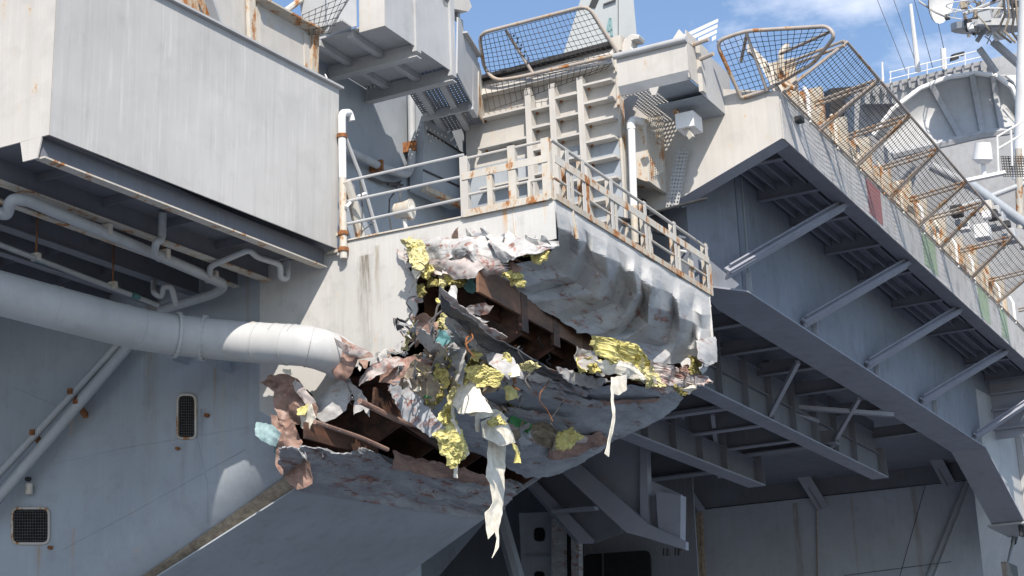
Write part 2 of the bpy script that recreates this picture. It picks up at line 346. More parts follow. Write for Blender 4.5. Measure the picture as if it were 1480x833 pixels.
def scrap(name, pts, mat, parent, amp=0.05, fr=5.0, seed=0, jag=0.04, thick=0.015, cuts=3, curl_in=None):
    """a loose torn piece: a polygon of 3D points, subdivided, crumpled and thickened"""
    pts = [V(p) for p in pts]; bm = bmesh.new(); vs = [bm.verts.new(p) for p in pts]
    for t in tessellate_polygon([pts]):
        try: bm.faces.new([vs[i] for i in t])
        except ValueError: pass
    for k in range(cuts):
        bmesh.ops.subdivide_edges(bm, edges=[e for e in bm.edges if e.calc_length() > 0.055], cuts=1, use_grid_fill=True)
        bmesh.ops.triangulate(bm, faces=bm.faces)
    bm.normal_update(); n = V((0, 0, 0))
    for f in bm.faces: n += f.normal * f.calc_area()
    n = n.normalized() if n.length > 1e-8 else V((0, -1, 0))
    c = sum(pts, V()) / len(pts); size = max((p - c).length for p in pts)
    rs_ = random.Random(seed); ax = (pts[0] - c).normalized(); ax2 = n.cross(ax); ang = rs_.uniform(0, 3.14); cax = ax * math.cos(ang) + ax2 * math.sin(ang); curl = rs_.uniform(.35, .9) * (1 if rs_.random() < .6 else -1) * (1 if thick < .04 else .3)
    if curl_in is not None: curl = curl_in
    for v in bm.verts:
        tt = (v.co - c).dot(cax) / max(size, 1e-3); v.co = v.co + n * (curl * size * .8 * (tt * tt - .2))
        q = v.co * fr + V((seed * 3.3, seed * 1.7, 0)); e = v.is_boundary
        v.co = v.co + n * amp * (1.2 * noise.noise(q * .42) + .9 * lattice(q.x * .7 + q.z * .4, q.z * .8 - q.y * .6, seed)) + V((noise.noise(q * 2), noise.noise(q * 2 + V((5, 5, 5))), noise.noise(q * 2 + V((9, 1, 5))))) * (jag if e else amp * 0.4)
    if thick >= .04:
        for v in bm.verts: v.co += V((rs_.uniform(-1, 1), rs_.uniform(-1, 1), rs_.uniform(-1, 1))) * .022 + n * .05 * noise.noise(v.co * 9)
    r = bmesh.ops.extrude_face_region(bm, geom=list(bm.faces))
    for g in r['geom']:
        if isinstance(g, bmesh.types.BMVert): g.co -= n * thick
    bmesh.ops.recalc_face_normals(bm, faces=bm.faces)
    me = bpy.data.meshes.new(name); bm.to_mesh(me); bm.free(); me.materials.append(M[mat])
    for p in me.polygons: p.use_smooth = True
    me.set_sharp_from_angle(angle=R(20))
    o = bpy.data.objects.new(name, me); COL.objects.link(o)
    if parent: o.parent = parent; o.matrix_parent_inverse = Matrix.Translation(-parent.location)
    return o
def net(name, quad, cell, r, mat, parent, sag=0.0, seed=0):
    """knotted cord net stretched over a quad (a,b,c,d); one mesh of square cords with a knot at each crossing"""
    a, b, c, d = [V(p) for p in quad]; nu = max(2, int(((b - a).length + (c - d).length) / 2 / cell)); nv = max(2, int(((d - a).length + (c - b).length) / 2 / cell))
    n = (b - a).cross(d - a).normalized()
    def p(i, j):
        u = i / nu; v = j / nv
        return lerp(lerp(a, b, u), lerp(d, c, u), v) + V((0, 0, -1)) * sag * 4 * u * (1 - u) * 4 * v * (1 - v) * 0.5 + n * 0.03 * noise.noise(V((u * 5 + seed, v * 5, 1)))
    mb = MB()
    for j in range(nv + 1): mb.tube([p(i, j) for i in range(nu + 1)], r, 4, False)
    for i in range(nu + 1): mb.tube([p(i, j) for j in range(nv + 1)], r, 4, False)
    k = r * 2.5
    for j in range(nv + 1):
        for i in range(nu + 1):
            q = p(i, j); mb.add([q + V(x) * k for x in ((1, 0, 0), (-1, 0, 0), (0, 1, 0), (0, -1, 0), (0, 0, 1), (0, 0, -1))], [(0, 2, 4), (2, 1, 4), (1, 3, 4), (3, 0, 4), (2, 0, 5), (1, 2, 5), (3, 1, 5), (0, 3, 5)])
    o = mb.build(name, mat, parent); o['kind'] = 'stuff'; return o
def perforated(name, o, eu, ev, nu, nv, mat, parent, th=0.012, ratio=0.42):
    """plate with a grid of real round-ish holes: origin o, edge vectors eu, ev"""
    mb = MB(); o = V(o); eu = V(eu); ev = V(ev); n = eu.cross(ev).normalized() * th
    for j in range(nv):
        for i in range(nu):
            c = [o + eu * ((i + x) / nu) + ev * ((j + y) / nv) for x, y in ((0, 0), (1, 0), (1, 1), (0, 1))]
            m = sum(c, V()) / 4; k = 1 - ratio * 1.25
            h = [m + eu * (math.cos(t) * ratio / nu) + ev * (math.sin(t) * ratio / nv) for t in [R(225 + 45 * q) for q in range(8)]]
            vs = c + h; fs = [(0, 1, 6, 5, 4), (1, 2, 8, 7, 6), (2, 3, 10, 9, 8), (3, 0, 4, 11, 10)]
            mb.add(vs, fs)
    return mb.build(name, mat, parent)

# key planes (metres)
S0, Y0, Z0 = 28.14, 13.49, 12.89          # damaged sponson: front face, outboard face, platform deck
S2, S3 = 34.0, 35.3                        # ribbed wall, overhang end wall
YW = 19.4                                  # hull side behind the platform
YF = 11.18                                 # flight deck fascia
ZU = 15.98                                 # underside of the deck overhang
YI = 13.16; ZG = 13.28                     # inner bulkhead and girder under the overhang
SE = 36.05                                 # far end of the sponson

# ================================================================== setting
w = MB().add([(-1500, -1500, 0), (3000, -1500, 0), (3000, 3000, 0), (-1500, 3000, 0)], [(0, 1, 2, 3)]).build('water', 'water'); tag(w, 'harbour water below the ship', None, None, 'structure')

# main body of the ship far inboard (backs everything, carries the flight deck)
hb = thing('ship_hull', 'grey main hull side behind the platform, gallery and duct', 'ship hull', (45, 30, 0))
MB().box(-40, 29.9, 30.0, 60, 0, 16.3).build('hull_body', 'hull', hb)
MB().box(29.95, 41, 24.2, 60, 0, 17.9).build('hull_body', 'hull', hb)
MB().box(41.05, 160, 33, 60, 0, 17.9).build('hull_body', 'hull', hb)
MB().box(28.3, 41.0, YW, 24.15, Z0 - 0.3, 18.2).build('side_wall', 'hull', hb)
MB().box(41.05, 160, 15.2, 60, 17.92, 18.16).build('deck_plate', 'deckunder', hb)
MB().box(28.9, 41.0, YW, 60, 18.21, 18.36).build('deck_plate', 'deckunder', hb)
MB().box(S2 + 0.25, 41.0, 15.3, YW - 0.02, 18.0, 18.16).build('deck_plate', 'deckunder', hb)

# front wall of the sponson running inboard as hull plating (gently curved), below the box
EDGE = lambda y: 8.22 - .476 * (y - 20.0)     # lower edge of the front wall
def bulge(y, z):
    t = max(0, y - 20.3); h = max(0, z - EDGE(y))
    return -0.010 * t * t + 0.92 * max(0, 1 - h / 1.15) ** 2
def onwall(u, v, off=0):
    p = at(u, v, 'x', S0)
    for k in range(6): p = at(u, v, 'x', S0 + bulge(p.y, p.z) - off)
    return p
mb = MB(); ny, nz_ = 40, 26; vs = []; fs = []
for j in range(nz_ + 1):
    for i in range(ny + 1):
        y = 20.3 + i * 0.36; z = EDGE(y) + (12.78 - EDGE(y)) * (j / nz_) ** 1.5
        if i == 0 and z < 9.7: y = 20.02; z = max(z, EDGE(y))
        vs.append((S0 + bulge(y, z), y, z))
for j in range(nz_):
    for i in range(ny):
        a = j * (ny + 1) + i; fs.append((a, a + 1, a + ny + 2, a + ny + 1))
fw = thing('sponson_front_wall', 'smooth grey hull plating with two grilles at lower left', 'hull plating', (S0, 24, 0))
mb.add(vs, fs).build('curved_plate', 'hull', fw, True)
# knuckle strip along the lower edge and the seams welded on the plate
mb = MB(); pts = list(range(30)); vs = []; fs = []
for i in range(30):
    y = 20.0 + i * 0.36; e = EDGE(y)
    for h_ in (.26, .12, 0.0): vs.append(V((S0 + bulge(y, e + h_) - .025, y, e + h_ - .02)))
for i in range(len(pts) - 1):
    a = i * 3; fs += [(a, a + 1, a + 4, a + 3), (a + 1, a + 2, a + 5, a + 4)]
mb.add(vs, fs).build('knuckle_strip', 'tan', fw, True)
for path in (((73, 672), (180, 648), (270, 633), (358, 618)), ((88, 796), (190, 742), (280, 692), (354, 650)), ((20, 560), (110, 600), (73, 672)), ((285, 632), (300, 700), (300, 760))):
    MB().tube([onwall(u, v, 0.002) for u, v in [tuple(lerp((*a, 0), (*b, 0), t / 8)[:2]) for a, b in zip(path, path[1:]) for t in range(9)]], 0.007, 5).build('weld_seam', 'hull', fw, True)
# two grilles
def grille(u0, u1, v0, v1, nh, nv):
    c = [onwall(u0, v1), onwall(u1, v1), onwall(u1, v0), onwall(u0, v0)]
    ey = (c[1] - c[0]); ez = (c[3] - c[0]); n = ey.cross(ez).normalized()
    if n.x > 0: n = -n
    def P(a, b, o=0): return lerp(lerp(c[0], c[1], a), lerp(c[3], c[2], a), b) + n * o
    loop = arc([P(.5, 0), P(1, 0), P(1, 1), P(0, 1), P(0, 0), P(.5, 0)], 0.16)
    MB().prism([p + n * 0.012 for p in loop[:-1]], n * 0.012).build('grille_recess', 'black', fw)
    MB().tube([p + n * 0.03 for p in loop], 0.028, 6).build('grille_frame', 'rusty', fw, True)
    mb = MB()
    for i in range(1, nh): mb.tube([P(i / nh, .04, .04), P(i / nh, .96, .04)], 0.006, 4)
    for j in range(1, nv): mb.tube([P(.04, j / nv, .045), P(.96, j / nv, .045)], 0.006, 4)
    o = mb.build('grille_mesh', 'cable', fw); o['kind'] = 'stuff'
grille(258, 284, 571, 634, 8, 16); grille(19, 72, 735, 786, 14, 12)
for (u, v, r) in ((301, 601, 0.045), (259, 649, 0.035), (75, 792, 0.04), (43, 693, 0.05)):
    p = onwall(u, v); MB().tube([p, p + V((-0.10, 0, 0))], r, 8).build('stub_fitting', 'rust' if r < .05 else 'dark', fw)
p = onwall(49, 720); MB().tube([p + V((-.15, 0, 0.06)), p + V((-.15, 0, 0.28))], 0.08, 10).build('vent_stub', 'rusty', fw, True)
for u, v in ((272, 528), (335, 540)):
    p = onwall(u, v); MB().prism([p, p + V((0, 0.30, 0.16)), p + V((0, 0.05, 0.45))], (-0.5, 0, 0)).build('duct_bracket', 'hull', fw)

# ================================================================== big box sponson at upper left
bx_ = thing('equipment_box', 'huge pale grey steel box with clean streaked side at upper left', 'ship box', (20.3, 19, 12.79))
NB, FB = V((20.27, 18.84, 12.79)), V((28.06, 18.34, 12.79)); NT, FT = V((20.27, 18.78, 16.24)), V((28.06, 18.25, 16.24)); inn = V((0, 0.03, 0))
MB().hexa([NB, FB, FB + inn, NB + inn, NT, FT, FT + inn, NT + inn]).build('outboard_plate', 'box', bx_)
MB().hexa([NB + V((-.02, .0, 0)), NB + V((0.012, 0.032, 0)), V((20.25, 30, 12.79)), V((20.20, 30, 12.79)), NT + V((-.02, 0, 0)), NT + V((0.012, 0.032, 0)), V((20.25, 30, 16.24)), V((20.20, 30, 16.24))]).build('end_plate', 'warm', bx_)
MB().hexa([FB + V((.004, .03, 0)), FB + V((.03, .03, 0)), V((28.09, 20.2, 12.79)), V((28.065, 20.2, 12.79)), FT + V((.004, .03, 0)), FT + V((.03, .03, 0)), V((28.09, 20.2, 16.24)), V((28.065, 20.2, 16.24))]).build('far_plate', 'grey', bx_)
MB().hexa([NT + V((-.05, -.09, .004)), FT + V((.05, -.09, .004)), FT + V((.05, .2, .004)), NT + V((-.05, .2, .004)), NT + V((-.05, -.09, .05)), FT + V((.05, -.09, .05)), FT + V((.05, .2, .05)), NT + V((-.05, .2, .05))]).build('top_flange', 'grey', bx_)
MB().box(20.3, 28.06, 19.05, 30, 15.9, 15.95).build('top_plate', 'grey', bx_)
MB().box(20.30, 28.06, 18.9, 30, 12.83, 12.88).build('floor_plate', 'under', bx_)
def tbeam(a, b, depth, fw_, name, mat, parent, fmat=None, tf=0.03, tw=0.02):
    """hanging T beam: a, b on the plate above"""
    a = V(a); b = V(b); dn = V((0, 0, -1))
    o = MB().bar(a + dn * depth / 2, b + dn * depth / 2, tw, depth).build(name, mat, parent)
    f = MB().bar(a + dn * (depth + tf / 2 + .002), b + dn * (depth + tf / 2 + .002), fw_, tf).build('flange', fmat or mat, o)
    return o
for (y1, y2, d, f) in ((18.62, 19.02, .36, .20), (19.98, 20.33, .40, .22), (20.75, 21.0, .40, .16), (21.75, 21.95, .42, .24), (22.9, 23.1, .42, .2), (24.1, 24.3, .42, .2)):
    tbeam((28.06, y1 + .06, 12.828), (20.32, y2 + .06, 12.828), d, f, 'longitudinal_beam', 'under', bx_, 'rusty' if d < .42 else 'under')
for x in (21.6, 23.2, 24.8, 26.4):
    MB().box(x, x + .02, 19.1, 26, 12.66, 12.826).build('floor_stiffener', 'under', bx_)
p = NB + V((.02, .30, 0)); MB().prism([p + V((-.04, -.15, .03)), p + V((-.04, .33, .03)), p + V((-.04, .25, -.36)), p + V((-.04, -.06, -.36))], (0.03, 0, 0)).build('beam_end_plate', 'warm', bx_)

# fittings on the top of the box
br = thing('bulwark_panel', 'cream bulwark panel with rusty frame on top of the big box', 'bulwark', (26, 18.6, 16.25))
pl = lambda u, v, y=18.62: at(u, v, 'y', y)
MB().prism([pl(372, 62), pl(452, 104), pl(450, 50), pl(372, 6)], (0, 0.03, 0)).build('panel', 'warm', br)
MB().bar(pl(452, 112), pl(454, 45), .12, .22, (1, 0, 0)).build('post', 'veryrusty', br)
MB().bar(pl(364, 66), pl(362, -8), .09, .20, (1, 0, 0)).build('post', 'rusty', br)
MB().bar(pl(374, 70), pl(372, 2), .05, .12, (1, 0, 0)).build('post', 'rusty', br)
MB().bar(pl(366, 0) + V((0, -.08, 0)), pl(457, 49) + V((0, -.08, 0)), .32, .04).build('top_flange', 'veryrusty', br)
MB().bar(pl(443, 100), pl(441, 50), .05, .16, (1, 0, 0)).build('post', 'rusty', br)
o = MB().prism([pl(316, 37, 18.7), pl(363, 63, 18.7), pl(363, -20, 18.7), pl(298, -30, 18.7)], (0, .04, 0)).build('sloped_plate', 'warm'); tag(o, 'plain cream plate with slanted edge left of the rusty bulwark panel', 'steel plate')
o = MB().bar(pl(316, 38, 18.6), pl(292, -30, 18.6), .06, .18, (0, 1, 0)).build('slanted_brace', 'grey'); tag(o, 'slanted flat grey brace beside the cream plate', 'brace')
o = MB().prism([at(262, 8, 'y', 18.9), at(312, 32, 'y', 18.9), at(312, 4, 'y', 18.9), at(290, -10, 'y', 18.9), at(262, -10, 'y', 18.9)], (0.1, .5, 0)).build('cable_trough', 'veryrusty'); tag(o, 'rusty brown trough behind the top edge of the big box', 'trough')
o = MB().tube([at(405, 22, 'y', 19.2), at(432, 2, 'y', 19.5), at(450, -12, 'y', 19.7)], 0.07, 8).build('rusty_pipe', 'rusty', None, True); tag(o, 'short rusty pipe above the cream bulwark panel', 'pipe')
o = MB().tube([at(470, 108, 'x', 28.0), at(473, 114, 'x', 27.9), at(470, 121, 'x', 27.9)], 0.015, 6).build('cable_loop', 'white', None, True); tag(o, 'small pale cable loop at the end of the big box top', 'cable')

# ================================================================== pipes hung under the box
def pipe(name, pts, r, label, rad=0.3, mat='pipe', hang=()):
    t = thing(name, label, 'pipe', tuple(pts[0]))
    MB().tube(arc(pts, rad, 6), r, 12).build('run', mat, t, True)
    for p in hang:
        MB().tube([V(p), V((p[0], p[1], 12.8))], 0.018, 6).build('hanger_rod', 'rust', t)
        MB().box(p[0] - .05, p[0] + .05, p[1] - r - .03, p[1] + r + .03, p[2] - r * .2 - .03, p[2] + r + .05).build('hanger_clamp', 'rusty', t)
    return t
zt = lambda u, v, z=12.22: at(u, v, 'z', z)
pipe('drain_pipe', [zt(-40, 292, 12.0), zt(-2, 308, 12.0), zt(10, 311, 12.0), zt(16, 287, 12.2), zt(40, 290), zt(150, 336), zt(232, 371), zt(302, 401), zt(326, 412, 12.2), zt(312, 424, 12.15), zt(232, 448, 12.1)], 0.105, 'long pale pipe with a swan neck hung under the big box', 0.28, 'pipe', (zt(152, 337), zt(236, 373), zt(306, 404)))
pipe('trap_pipe', [zt(302, 402, 12.2), zt(304, 385, 12.3), zt(360, 361, 12.5), zt(372, 372, 12.45), zt(405, 382, 12.4), zt(405, 402, 12.2), zt(415, 404, 12.2), zt(416, 378, 12.6)], 0.062, 'thin pipe with a small trap at the far end under the box', 0.12)
pipe('drop_pipe', [zt(235, 308, 12.78), zt(234, 346, 12.3), zt(226, 350, 12.2), zt(222, 368, 12.1)], 0.075, 'short hooked drop pipe joining the long pale pipe', 0.12)
tp = pipe('thin_pipe', [zt(-30, 343, 11.9), zt(0, 354, 11.9), zt(120, 400, 11.9), zt(228, 441, 11.9)], 0.05, 'thin straight pipe with teal bands above the big duct', 0.2, 'pipe', (zt(52, 374, 11.9), zt(163, 415, 11.9)))
pipe('small_trap', [zt(222, 396, 12.6), zt(222, 424, 12.0), zt(234, 430, 11.95), zt(237, 414, 12.1), zt(248, 415, 12.1), zt(254, 440, 11.8)], 0.058, 'little U shaped trap pipe just above the duct elbow', 0.12)
for u, v in ((58, 377), (195, 428)):
    p = zt(u, v, 11.9); MB().tube([p + V((-.12, 0, 0)), p + V((.12, 0.0, 0))], 0.056, 10).build('teal_band', 'teal', tp)

# ================================================================== big duct
ZD = 10.86
dp = [at(u, v, 'z', z) for u, v, z in ((-120, 392, 11.12), (-40, 413, 11.1), (0, 424, 11.08), (60, 440, 11.05), (120, 455.5, 11.0), (170, 468.5, 10.95), (205, 477, 10.9), (250, 484, 10.93), (300, 489.5, 10.90), (360, 495, 10.80), (410, 498, 10.66), (440, 500, 10.57), (462, 505, 10.5))]
dp += [dp[-1] + V((0.35, -0.10, -0.05)), dp[-1] + V((0.60, -0.10, -0.10))]
du = thing('exhaust_duct', 'fat round grey duct running under the box into the wreckage', 'duct', tuple(dp[3]))
RD = 0.40
MB().tube(dp, RD, 32).build('duct_body', 'duct', du, True)
def ring(i, t, rr, wdt, name, mat):
    p = lerp(dp[i], dp[i + 1], t); d = (dp[i + 1] - dp[i]).normalized(); MB().tube([p - d * wdt / 2, p + d * wdt / 2], rr, 32).build(name, mat, du, True); return p, d
for (i, t) in ((3, .2), (5, .9), (9, .3), (10, .2), (11, .3)): ring(i, t, RD + .008, .035, 'weld_band', 'duct')
for (i, t) in ((7, .1), (8, -.1)):
    p, d = ring(i, t, RD + .05, .05, 'bolted_flange', 'duct')
    x = d.cross(V((0, 0, 1))).normalized(); y = d.cross(x)
    for k in range(24):
        a = 2 * math.pi * k / 24; c = p + (x * math.cos(a) + y * math.sin(a)) * (RD + .035); MB().tube([c - d * .045, c + d * .045], .016, 5).build('bolt', 'duct', du)

def duct_arc(i, t, a0, a1, n=10, rr=.006):
    p = lerp(dp[i], dp[i + 1], t); d = (dp[i + 1] - dp[i]).normalized(); x = d.cross(V((0, 0, 1))).normalized(); y = d.cross(x)
    return [p + (x * math.cos(R(a0 + (a1 - a0) * k / n)) + y * math.sin(R(a0 + (a1 - a0) * k / n))) * (RD + rr) for k in range(n + 1)]
for ang in (205, 250): MB().tube([duct_arc(i, t, ang, ang, 1)[0] for i, t in ((1, 0), (3, 0), (5, 0), (7, 0), (9, 0), (10, 0), (11, 0), (12, 0))], .008, 5).build('weld_seam', 'duct', du)
for (i, t) in ((9, .75), (10, .5)): MB().tube(duct_arc(i, t, 150, 330, 16), .007, 5).build('weld_seam', 'duct', du)
for (i, t) in ((3, .35), (5, .2), (9, .1)): MB().tube(duct_arc(i, t, 170, 300, 14, .002), .012, 5).build('rust_ring', 'rusty', du)
# pair of inclined tubes on the hull
for k, (a, b, r, lab) in enumerate((((172, 497), (-30, 716), 0.085, 'upper thinner inclined tube of the pair crossing the hull plating'), ((188, 497), (-30, 752), 0.12, 'lower thicker inclined tube of the pair crossing the hull plating'))):
    t = thing('inclined_tube', lab, 'tube', tuple(onwall(*b, .5)), 'inclined tubes on the hull')
    MB().tube([onwall(*a, .45), onwall(*lerp((*a, 0), (*b, 0), .5)[:2], .45), onwall(*b, .45)], r, 12).build('run', 'pipe', t, True)
    for f in ((.35, .62) if k == 0 else (.36,)):
        u, v = lerp((*a, 0), (*b, 0), f)[:2]; p = onwall(u, v, .45)
        MB().bar(p + V((-.14, -.1, .1)), p + V((.45, .1, -.1)), .10, .10).build('stand_off', 'rust', t)

# ================================================================== hull side wall fittings behind the platform
def w19(u, v, off=0.0): return at(u, v, 'y', YW - off)
t = thing('wall_panel', 'flat grey wall panel with a row of pin holes behind railing', 'panel', tuple(w19(640, 290)))
pts = [w19(u, v, .45) for u, v in ((611, 273), (669, 300), (671, 180), (613, 148))]
MB().prism(pts, (0, .35, 0)).build('panel_plate', 'hull', t)
MB().bar(pts[0] + V((0, -.03, 0)), pts[1] + V((0, -.03, 0)), .14, .12).build('rusty_sill', 'veryrusty', t)
MB().bar(w19(618, 190, .47), w19(669, 222, .47), .02, .04).build('panel_seam', 'dark', t)
MB().bar(w19(612, 246, .47), w19(669, 272, .47), .02, .04).build('panel_seam', 'dark', t)
for k in range(13):
    c = w19(616 + (k % 6) * 5.5 + (k // 6) * 3, 185 + (k % 6) * 2.6 + (k // 6) * 9.5, .47); MB().box(c.x - .025, c.x + .025, c.y - .01, c.y, c.z - .02, c.z + .02).build('pin_hole', 'lens', t)
o = MB().tube(arc([w19(594, 118, .2), w19(596, 225, .2), w19(592, 254, .2), w19(560, 246, .2), w19(498, 215, .25), w19(470, 200, .3)], .5, 6), .095, 10).build('wall_pipe', 'pipe', None, True); wpipe = o; tag(o, 'grey pipe with a wide bend on the shaded hull wall', 'pipe')
for u, v in ((546, 240), (594, 212)):
    p = w19(u, v, .2); MB().box(p.x - .04, p.x + .04, p.y - .13, p.y + .2, p.z - .12, p.z + .12).build('pipe_clamp', 'rust', wpipe)
o = MB().bar(w19(606, 150, .15), w19(606, 232, .15), .16, .3, (1, 0, 0)).build('cable_duct', 'dark'); tag(o, 'dark narrow upright trunk left of the pin hole panel', 'trunk')
# floodlight
fl = thing('floodlight', 'round tan floodlight behind the pipe rails', 'floodlight', tuple(at(588, 330, 'y', 18.2)))
c = at(584, 304, 'y', 18.2); d = (V((-.05, -.9, -.05)) + RT * .5).normalized()
MB().tube([c - d * .26, c - d * .20, c + d * .02, c + d * .17, c + d * .18], [.09, .16, .19, .235, .235], 18).build('housing', 'rusty', fl, True)
MB().tube([c + d * .182, c + d * .19], .20, 18).build('lens', 'lens', fl)
MB().tube([c + d * .185, c + d * .24], .07, 12).build('lamp_cap', 'lens', fl, True)
MB().tube([c + V((0, 0, -.2)), c + V((.15, -.05, -.95))], .05, 8).build('stem', 'white', fl, True)
MB().tube(arc([c + V((0, .1, .18)), c + V((.02, .1, .4)), w19(578, 262, .1)], .1), .018, 6).build('yoke', 'cable', fl)
o = MB().tube([w19(530, 255, .05), w19(552, 264, .08), w19(570, 266, .1), w19(579, 262, .15), w19(572, 270, .1), w19(560, 266, .12), w19(582, 268, .12)], .035, 6).build('cable_bundle', 'cable', None, True); tag(o, 'tangled cable bundle on hull wall above the floodlight', 'cable')
o = MB().tube([w19(575, 272, .3), w19(563, 288, .4), w19(562, 310, .4), w19(566, 335, .4)], .018, 6).build('hanging_cable', 'cable', None, True); tag(o, 'thin cable hanging left of the floodlight', 'cable')
for k, (pts, r, mt, lab) in enumerate((([(498, 196), (522, 258), (546, 340)], .045, 'grey', 'thin grey stay leaning from the white standpipe'),
        ([(500, 262), (510, 292), (522, 345)], .11, 'rusty', 'thick rusty leaning tube beside the white standpipe'),
        ([(500, 300), (512, 287), (528, 280)], .035, 'white', 'pale short handle beside the leaning tube'),
        ([(520, 258), (524, 300), (522, 335), (540, 322)], .014, 'cable', 'thin looped cable beside the leaning tube'))):
    o = MB().tube([at(u, v, 'y', 18.15 - .05 * k) for u, v in pts], r, 8).build(('stay', 'leaning_tube', 'handle', 'thin_cable')[k], mt, None, True); tag(o, lab, 'stay' if k == 0 else ('cable' if k == 3 else 'tube'))
# white standpipe
sp = thing('standpipe', 'white hooked standpipe with rusty clamps at the end of the big box', 'pipe', tuple(at(497, 374, 'x', S0 - .12)))
a = [at(496.5, 374, 'x', S0 - .12), at(494, 164, 'x', S0 - .12), at(505, 163, 'x', S0 + .25), at(508, 175, 'x', S0 + .3)]
MB().tube(arc([a[0], lerp(a[0], a[1], .55)], .1), .078, 12).build('lower_pipe', 'rusty', sp, True)
MB().tube(arc([lerp(a[0], a[1], .55), a[1] + V((0, 0, .0)), a[2], a[3]], .12), .080, 12).build('upper_pipe', 'white', sp, True)
for f in (.06, .17, .84):
    p = lerp(a[0], a[1], f); MB().tube([p - V((0, 0, .04)), p + V((0, 0, .04))], .11, 10).build('clamp', 'rust', sp); MB().bar(p, p + V((.05, .42, .02)), .05, .06).build('clamp_arm', 'rusty', sp)

# ================================================================== catwalk gallery (upper centre)
YG, ZGB = 17.15, 17.4
ga = thing('catwalk_gallery', 'pale grey boxed catwalk gallery overhanging the shaded hull wall', 'catwalk', (30, YG, ZGB))
def gbox(x0, x1, y0, zb, zt_, mat='grey'):
    MB().box(x0, x1, y0, y0 + .03, zb, zt_).build('side_plate', mat, ga)
gbox(28.15, 29.30, YG, ZGB + .02, 19.6); gbox(29.52, 31.08, YG, ZGB + .02, 19.1)
gA = at(661, 106, 'z', ZGB); gB = at(702, 181, 'z', ZGB); gn = (gB - gA).cross(V((0, 0, 1))).normalized()
def gy(u, v, o=0.0):
    r = ray(u, v); return CAM + r * ((gA + gn * o - CAM).dot(gn) / r.dot(gn))
gin = gn * (-.03 if gn.y < 0 else .03)
MB().prism([gy(661, 106), gy(683, 150), gy(684, 72), gy(671, 50), gy(669, 29), gy(662, 25)], gin).build('side_plate', 'grey', ga)
MB().prism([gy(691, 164), gy(702, 181), gy(701, 120), gy(692, 90)], gin).build('side_plate', 'rusty', ga)
MB().prism([gy(683.5, 158), gy(691, 170), gy(690.5, 82), gy(684, 70)], gin * 4).build('post', 'grey', ga)
MB().bar(gy(669, 47), gy(691, 82), .20, .04).build('coaming', 'grey', ga)
ei = V((0, YW - .02 - gB.y, 0))
perforated('grating', gA + V((0, .03, .05)), gB - gA, ei, 26, 14, 'under', ga, ratio=.16)
for f in (.45, 1.0): MB().bar(lerp(gA, gB, .05) + ei * f * .8, lerp(gA, gB, .98) + ei * f * .8, .14, .12).build('longitudinal', 'grey', ga)
MB().bar(lerp(gA, gB, .55) + V((0, 0, -.05)), lerp(gA, gB, .55) + ei + V((0, 0, -.05)), .06, .22).build('bracket_web', 'grey', ga)
MB().box(28.12, 28.148, YG, YG + .62, ZGB + .02, 19.6).build('end_plate', 'warm', ga)
MB().box(28.0, 28.03, YG + .62, YG + 1.35, ZGB + .12, 19.6).build('end_plate', 'grey', ga)
MB().hexa([V(p) for p in ((27.6, 17.85, 17.5), (28.0, 17.85, 17.5), (28.0, 19.3, 17.5), (27.6, 19.3, 17.5), (27.6, 17.85, 17.54), (28.0, 17.85, 17.54), (28.0, 19.3, 17.54), (27.6, 19.3, 17.54))]).build('lower_step', 'grey', ga)
for x in (29.31, 30.83):
    zb = ZGB - .10 if x < 32 else ZGB - .85
    MB().box(x, x + .19, YG - .05, YG + .06, zb, 19.3 if x < 32 else 18.7).build('post', 'grey', ga)
    MB().box(x + .08, x + .11, YG + .06, 19.38, zb - .10, zb + .22).build('bracket_web', 'grey', ga); MB().box(x, x + .19, YG - .05, 19.38, zb - .13, zb - .104).build('bracket_flange', 'grey', ga)
for y in (17.95, 18.75): MB().box(28.15, 31.3, y, y + .14, ZGB - .02, ZGB + .12).build('longitudinal', 'grey', ga)
MB().box(28.15, 30.82, YG + .032, 19.38, ZGB + .13, ZGB + .16).build('floor_plate', 'grey', ga)
perforated('grating', (30.6, YG + .04, ZGB + .14), (.42, 0, 0), (0, 2.2, 0), 5, 22, 'under', ga, ratio=.12)
for x, zt_ in ((28.15, 19.62), (29.5, 19.12)): MB().box(x, x + 1.3, YG - .06, YG + .2, zt_, zt_ + .03).build('coaming', 'grey', ga)
gl = thing('gallery_lamp', 'boxy grey lamp on a stem above the catwalk gallery', 'lamp', tuple(at(658, 24, 'y', YG)))
MB().prism([at(637, -6, 'y', YG), at(676, -6, 'y', YG), at(682, 10, 'y', YG), at(677, 17, 'y', YG), at(642, 10, 'y', YG)], (0, .5, 0)).build('housing', 'warm', gl)
MB().bar(at(660, 14, 'y', YG + .2), at(661, 30, 'y', YG + .2), .1, .1).build('stem', 'grey', gl)
sn = thing('gallery_net', 'white cord net hung at the left end of the catwalk gallery', 'safety net', (28, 18, 17.6))
net('net_mesh', [at(437, 22, 'x', 27.5), at(505, -8, 'x', 27.5), at(478, 48, 'x', 27.5), at(442, 50, 'x', 27.5)], .12, .008, 'cable', sn)
MB().prism([at(430, -25, 'x', 28.6), at(506, -40, 'x', 28.6), at(506, 46, 'x', 28.6), at(440, 62, 'x', 28.6)], (.04, 0, 0)).build('backing_plate', 'grey', sn)
MB().bar(at(505, -5, 'x', 27.6), at(470, 50, 'x', 27.6), .05, .05).build('net_bar', 'grey', sn)

